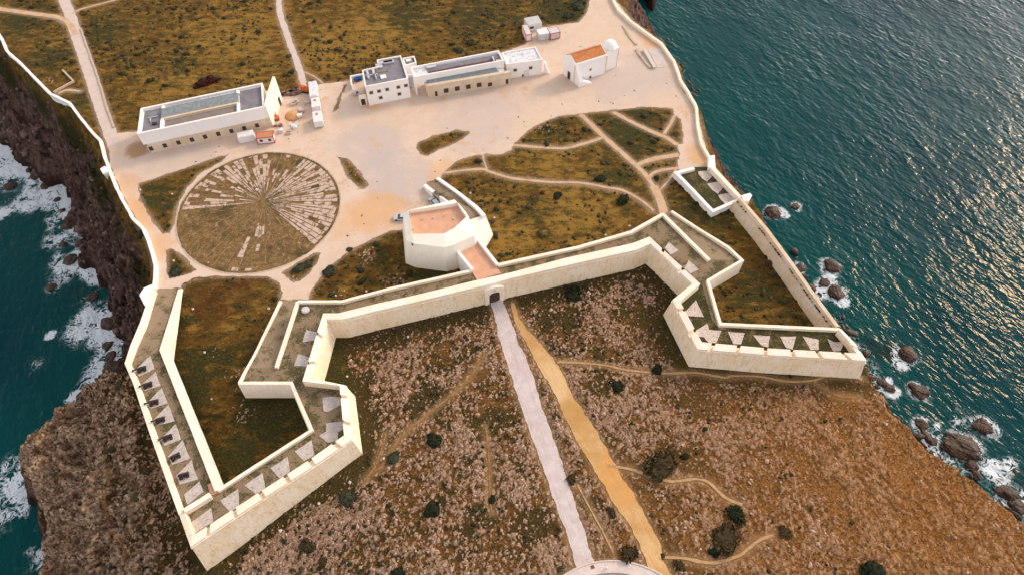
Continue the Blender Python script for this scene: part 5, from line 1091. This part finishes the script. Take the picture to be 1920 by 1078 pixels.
# ------------------------------------------------------------------ bushes
def crown_mesh(name, seed, n=620, squash=.62):
    r_ = np.random.default_rng(seed); vs = []; fs = []; rv = []
    lob = [(r_.uniform(-.55, .55), r_.uniform(-.55, .55), r_.uniform(.1, .45), r_.uniform(.35, .6)) for _ in range(9)]+[(0, 0, .2, .7)]
    for i in range(n):
        cx_, cy_, cz_, cr_ = lob[r_.integers(len(lob))]; v = r_.normal(size=3); v /= np.linalg.norm(v); v[2] = abs(v[2])*.9-.1
        c = np.array([cx_, cy_, cz_])+v*cr_*r_.uniform(.75, 1.05); c[2] = max(c[2]*squash, .02)
        u = r_.normal(size=3)*.45+v*.2; u /= np.linalg.norm(u); w_ = np.cross(u, v+r_.normal(size=3)*.25); w_ /= np.linalg.norm(w_)+1e-6; s_ = r_.uniform(.07, .15)
        k = len(vs); vs += [tuple(c-u*s_-w_*s_*.6), tuple(c+u*s_-w_*s_*.5), tuple(c+u*s_*.8+w_*s_*.7), tuple(c-u*s_*.9+w_*s_*.6)]; fs.append((k, k+1, k+2, k+3)); rv += [r_.uniform()]*4
    bm = bmesh.new(); bmesh.ops.create_icosphere(bm, subdivisions=3, radius=.72)
    for v in bm.verts: v.co += v.co.normalized()*.22*mnoise.noise(v.co*3+Vector((seed, 0, 0))); v.co.z = max(v.co.z*squash*.9+.12, -.05)
    bm.verts.index_update(); k = len(vs); vs += [tuple(v.co) for v in bm.verts]; fs += [tuple(v.index+k for v in f.verts) for f in bm.faces]; rv += [.15]*len(bm.verts); bm.free()
    me = bpy.data.meshes.new(name); me.from_pydata(vs, [], fs); a = me.attributes.new('rnd', 'FLOAT', 'POINT'); a.data.foreach_set('value', np.array(rv, np.float32)); return me
CROWNS = {}
for kind in ('leaf_dark', 'leaf_grey', 'leaf_olive', 'leaf_red'):
    CROWNS[kind] = []
    for s_ in range(3):
        me = crown_mesh('crown', 11+s_*7+len(kind)); me.materials.append(M[kind]); CROWNS[kind].append(me)
trunk_me = MB().lathe([(.09, -.2), (.07, .2), (.03, .5)], (0, 0, 0), seg=7).build('stem', M['carriage']).data
bpy.data.objects.remove(bpy.data.objects['stem'])
BUSH = [(813,825,16,'leaf_dark','round dark bush east of the point of the west bastion'),(811,950,17,'leaf_dark','round dark bush in the rocks midway down the left of the concrete road'),(1380,962,21,'leaf_dark','dense dark bush at the end of the curving sandy footpath'),(1284,855,9,'leaf_dark','small black green bush beside the broad yellow flecked bush'),(1340,1032,13,'leaf_dark','dark bush at the lower edge of the broad brown thicket'),(1155,722,15,'leaf_dark','dark bush between the dirt track and the footpath to the east bastion'),(1640,1070,27,'leaf_dark','large dark bush cut by the bottom edge of the photograph'),(1232,690,12,'leaf_dark','dark green bush touching the footpath below the east bastion'),
 (1240,870,34,'leaf_olive','broad brown bush flecked with yellow east of the dirt track'),(1358,1010,30,'leaf_olive','broad brown thicket near the lower sandy footpath'),(1470,995,12,'leaf_olive','brown tuft on the bare ochre rock'),(1075,550,20,'leaf_dark','dark bush under the curtain wall east of the gate'),(650,930,19,'leaf_grey','grey green bush below the point of the west bastion'),(738,858,14,'leaf_grey','grey green bush beside the brown footpath by the bastion point'),(575,1022,17,'leaf_olive','purple brown bush on the pink rocks at the lower left'),(605,1052,10,'leaf_olive','small dark tuft below the purple brown bush'),(1072,895,11,'leaf_olive','brown bush on the verge between the road and the dirt track'),(1148,960,10,'leaf_olive','small brown bush on the left edge of the dirt track'),(1243,1041,6,'leaf_olive','tiny bush at the mouth of the lower sandy footpath'),(1180,1035,18,'leaf_olive','yellowish bush behind the round forecourt'),(1275,1060,13,'leaf_olive','yellow green bush in the fork of the dirt track and footpath'),(922,936,10,'leaf_dark','small dark bush at the foot of the straight brown gully'),(745,1072,14,'leaf_dark','dark bush peeping over the bottom edge left of the road'),
 (330,508,13,'leaf_grey','grey green bush in the little triangular lawn'),(563,502,14,'leaf_grey','grey green bush in the leaf shaped lawn'),(578,493,10,'leaf_grey','smaller grey green bush beside another in the leaf shaped lawn'),(617,508,13,'leaf_grey','grey green bush at the edge of the sandy path to the west bastion'),(654,467,7,'leaf_grey','small grey green bush by the sand west of the gate tower'),(384,153,16,'leaf_red','dark red bush behind the long hall'),(400,150,13,'leaf_red','dark red bush adjoining another behind the long hall'),(370,162,9,'leaf_red','small dark red bush closest to the long hall'),
 (1085,12,15,'leaf_grey','large grey green bush in the corner of the heath near the plaza'),(1066,30,10,'leaf_grey','grey green bush below the large corner bush'),(862,93,10,'leaf_grey','round grey bush behind the long gallery'),(882,80,8,'leaf_olive','brown bush beside the round grey one behind the gallery'),(1168,375,13,'leaf_dark','dark bush beside the curved footpath in the east lawn'),(1127,335,12,'leaf_dark','dark bush above the curved footpath in the east lawn'),(1045,368,10,'leaf_dark','dark bush in the middle of the east lawn'),(560,790,1,'','')]
for i, (px, py, r, kind, lb) in enumerate(BUSH):
    if not kind: continue
    c = onground(px, py+r*.15) if py < 1078 else P(px, py); R = (P(px+r, py)-P(px, py)).length*1.02
    t_ = thing('shrub', lb, 'bush', c, 'bushes on the heath')
    o = bpy.data.objects.new('crown', CROWNS[kind][i % 3]); COL.objects.link(o); o.parent = t_; o.scale = (R*random.uniform(.9, 1.2), R*random.uniform(.75, 1.0), R*random.uniform(.6, .85)); o.rotation_euler.z = random.uniform(0, 6.28); o.location = (0, 0, -.05)
    o = bpy.data.objects.new('stem', trunk_me); COL.objects.link(o); o.parent = t_; o.scale = (R, R, R)
# ------------------------------------------------------------------ loose stuff: scrub, limestone, cliff rubble (each one mass)
def blob(seed, sub=1, jag=.35, flat_=.6):
    bm = bmesh.new(); bmesh.ops.create_icosphere(bm, subdivisions=sub, radius=1)
    for v in bm.verts: v.co *= 1+jag*mnoise.noise(v.co*1.7+Vector((seed*3.1, 0, 0))); v.co.z *= flat_
    vs = np.array([v.co[:] for v in bm.verts]); bm.verts.index_update(); fs = np.array([[v.index for v in f.verts] for f in bm.faces]); bm.free(); return vs, fs
def mass(name, X, Y, Zz, R, mat, jag, flat_, sub=1, aniso=.3, smooth=False, sink=.25):
    V = []; Fc = []; A = []; n0 = 0; shapes = [blob(k, sub, jag, flat_) for k in range(7)]
    for i in range(len(X)):
        v, f = shapes[i % 7]; a = rng.uniform(0, 6.28); sxx = 1+rng.uniform(-aniso, aniso); sc = np.array([R[i]*sxx, R[i]/sxx, R[i]*rng.uniform(.7, 1.2)]); w_ = v*sc; ca, sa = math.cos(a), math.sin(a)
        w_ = np.stack([w_[:, 0]*ca-w_[:, 1]*sa+X[i], w_[:, 0]*sa+w_[:, 1]*ca+Y[i], w_[:, 2]+Zz[i]+R[i]*flat_*sink], 1); V.append(w_); Fc.append(f+n0); n0 += len(v); A.append(np.full(len(v), rng.uniform()))
    V = np.concatenate(V); Fc = np.concatenate(Fc); me = bpy.data.meshes.new(name); me.vertices.add(len(V)); me.vertices.foreach_set('co', V.ravel().astype(np.float32)); me.loops.add(Fc.size); me.loops.foreach_set('vertex_index', Fc.ravel().astype(np.int32)); me.polygons.add(len(Fc)); me.polygons.foreach_set('loop_start', (np.arange(len(Fc))*3).astype(np.int32))
    if smooth: me.polygons.foreach_set('use_smooth', np.ones(len(Fc), bool))
    me.update(calc_edges=True); a = me.attributes.new('rnd', 'FLOAT', 'POINT'); a.data.foreach_set('value', np.concatenate(A).astype(np.float32)); me.materials.append(mat); o = bpy.data.objects.new(name, me); COL.objects.link(o); return struct(o, 'stuff')
BLD = [np.array(q) for q in (r1, b1, c2, ax, r3, c4, rn, rc2, to, [(-82,110),(-80,72),(-64,33),(-30,55),(-36,88),(36,108),(49,99),(37,89),(42,75),(82,72),(85,82),(42,87),(57,104),(34,118),(-28,92),(-44,95),(-52,78),(-62,80)])]
def scatter(n, x0, x1, y0, y1, prob):
    X = rng.uniform(x0, x1, n); Y = rng.uniform(y0, y1, n); k = rng.uniform(size=n) < prob(X, Y)
    for q in BLD: k &= ~inpoly(X, Y, q)
    return X[k], Y[k]
dpT = np.where(inT, dpath, 0)
X, Y = scatter(70000, -200, 110, 30, 300, lambda x, y: (samp(dpT, x, y) > .9)*np.clip(.42+1.9*fbm(x*.045, y*.045+5, 3)+.9*fbm(x*.25, y*.25, 2)+.6*samp(green, x, y)-.35*samp(gold, x, y)-.75*samp(ochre, x, y)-.25*samp(outz.astype(float), x, y), 0, .8)*np.clip(samp(dT, x, y)-1, 0, 1)*samp(inT.astype(float), x, y)*.5)
R = rng.uniform(.18, .55, len(X))*(1+1.2*(rng.uniform(size=len(X)) < .12)*(samp(outz.astype(float), X, Y) < .5)); mass('heath_scrub', X, Y, samp(Z, X, Y), R, M['scrub'], .55, .5, 1, .35)
X, Y = scatter(26000, -110, 105, 28, 110, lambda x, y: samp(outz.astype(float), x, y)*(samp(dtrk, x, y) > .5)*np.clip(samp(rockmask, x, y)*.75+.02, 0, 1)*.24*(1-.75*np.clip(samp(ochre, x, y), 0, 1)))
mass('limestone_rubble', X, Y, samp(Z, X, Y), rng.uniform(.10, .34, len(X))*(1+.8*(rng.uniform(size=len(X)) < .1)), M['limestone'], .7, .45, 1, .35, False, .1)
X, Y = scatter(15000, -210, -60, 20, 320, lambda x, y: samp(((~inT) & inB).astype(float), x, y)*np.clip(.10+.7*samp(tt, x, y)+.5*fbm(x*.1, y*.1, 2), 0, .8)*.42*(1-.9*samp(lowleft, x, y)))
mass('cliff_rubble', X, Y, samp(Z, X, Y), rng.uniform(.25, 1.0, len(X))*(1+1.6*(rng.uniform(size=len(X)) < .12)), M['cliffrock'], .9, .7, 1, .35, False, .15)
X, Y = scatter(9000, -210, -60, 20, 320, lambda x, y: samp(((~inT) & inB).astype(float), x, y)*np.clip(samp(veg, x, y)*1.2-.25, 0, 1)*.5)
mass('cliff_scrub', X, Y, samp(Z, X, Y), rng.uniform(.35, 1.2, len(X)), M['scrub'], .5, .55, 1, .35)
DZ = XY([(1240,165),(1265,180),(1000,240),(985,236),(690,365),(680,385),(655,350),(560,540),(545,545),(700,455),(1195,195),(1150,200),(1130,205),(320,318),(290,330),(830,330),(410,285),(1300,300),(1215,160),(545,225),(540,245),(870,270),(905,275),(660,440)])
def dprob(x, y):
    d = np.min([np.hypot(x-a, y-b) for a, b in DZ], 0); return pl_at(x, y)*(.05+.55*np.exp(-(d/5)**2))
def pl_at(x, y): return samp(pl.astype(float), x, y) > .9
X, Y = scatter(9000, -150, 80, 85, 220, lambda x, y: dprob(x, y)*.55)
mass('plaza_rubble', X, Y, X*0+.03, rng.uniform(.06, .20, len(X))*(1+1.0*(rng.uniform(size=len(X)) < .08)), M['drystone'], .6, .4, 1, .4, False, .1)
X, Y = scatter(9000, -150, 80, 85, 220, lambda x, y: dprob(x, y)*.22)
mass('plaza_weeds', X, Y, X*0+.03, rng.uniform(.10, .30, len(X)), M['scrub'], .5, .4, 1, .4, False, .1)
dsh = segdist(GX, GY, seaR)
X, Y = scatter(60000, 20, 160, 25, 285, lambda x, y: sstep(8, 0, samp(dsh, x, y))*(~inpoly(x, y, BOT))*np.clip(.03+1.2*fbm(x*.12, y*.12+9, 3)+.30*sstep(105, 60, y), 0, 1)*.8)
mass('shore_rubble', X, Y, X*0-38.1, rng.uniform(.25, .9, len(X))*(1+1.3*(rng.uniform(size=len(X)) < .12)), M['searock'], .9, .55, 1, .4, False, .1)
# ------------------------------------------------------------------ boulders in the sea
def boulder(px, py, r, lb, grp, i, long=1.0, rz=None):
    r *= .62; p = P(px, py, -38); bm = bmesh.new(); bmesh.ops.create_icosphere(bm, subdivisions=4, radius=1); sd_ = Vector((i*2.3, i*.7, 0))
    for v in bm.verts:
        q = v.co.copy(); f = 1+.38*mnoise.noise(q*1.1+sd_)+.20*abs(mnoise.noise(q*2.6+sd_))+.07*mnoise.noise(q*7+sd_)
        v.co = q*f; v.co += Vector((.10*mnoise.noise(q*4+sd_), .10*mnoise.noise(q*4+sd_*2), 0)); v.co.x *= long; v.co.z = v.co.z*.5+.03*mnoise.noise(q*9)
    me = bpy.data.meshes.new('sea_rock'); bm.to_mesh(me); bm.free(); me.materials.append(M['searock']); o = bpy.data.objects.new('sea_rock', me); COL.objects.link(o)
    o.location = p+Vector((0, 0, r*.05)); o.scale = (r, r, r*1.05); o.rotation_euler.z = i*1.3 if rz is None else rz; tag(o, lb, 'rock', grp)
RL = {0:'tan topped boulder ringed by foam nearest the small battery turret',1:'small rock just east of the foam ringed boulder by the battery',2:'dark rock furthest out of the group below the sea wall',3:'round rock in white foam below the middle of the sea wall',4:'upright brown boulder with foam at its foot below the sea wall',5:'flat pale rock tight under the sea wall',6:'brown rock awash off the corner of the east bastion',7:'small dark rock in surf just below the bastion corner',8:'long dark awash rock offshore of the bastion corner',9:'largest brown boulder off the ochre cliff at the lower right',10:'spiky brown rock awash beyond the largest boulder',11:'small rock in white surf left of the largest boulder',12:'brown rock in the surf against the ochre cliff',13:'dark rock tucked below the largest boulder',14:'long dark rock in surf near the right edge of the photograph',15:'dark rock nearest the right edge of the photograph',16:'small rock at the cliff foot under the bastion corner',
 17:'dark rock circled by foam nearest the left edge of the photograph',20:'wide dark rock jutting into the surf under the turret stub wall',25:'isolated dark rock well out in the western water',29:'big dark boulder in the surf level with the bend of the west wall',30:'dark boulder hard against the cliff at the bend of the west wall',31:'low brown rock standing off the cliff below the bend'}
for i, (px, py, r, sd_) in enumerate(ROCKS):
    boulder(px, py, r, RL.get(i, 'dark wet boulder in the white surf under the west cliff'), 'rocks in the eastern water' if sd_ == 'R' else 'rocks in the western surf', i, 1.5 if i in (8, 9, 14, 20) else random.uniform(1, 1.25), -.55 if i in (8, 9, 14, 15) else None)
# ------------------------------------------------------------------ small pale boulders in the grass
for k, (px, py) in enumerate([(384,661),(397,748),(362,580),(263,357),(323,365),(326,490),(882,363),(927,409),(1135,442),(1180,425),(687,547),(630,555),(504,579),(656,904),(598,944),(526,995),(651,706),(658,676),(707,749),(765,632),(1106,551),(1103,548),(720,860),(1315,560)]):
    me = bpy.data.meshes.get('white_stone') 
    if me is None:
        v, f = blob(2, 2, .35, .75); me = bpy.data.meshes.new('white_stone'); me.from_pydata([tuple(a) for a in v], [], [tuple(a) for a in f]); me.materials.append(M['whitestone'])
    o = bpy.data.objects.new('white_stone', me); COL.objects.link(o); c = onground(px, py); o.location = c+Vector((0, 0, .12)); s_ = random.uniform(.26, .36); o.scale = (s_, s_, s_); o.rotation_euler.z = k
    tag(o, 'small bleached white boulder lying alone in the scrub', 'stone', 'white boulders in the scrub')
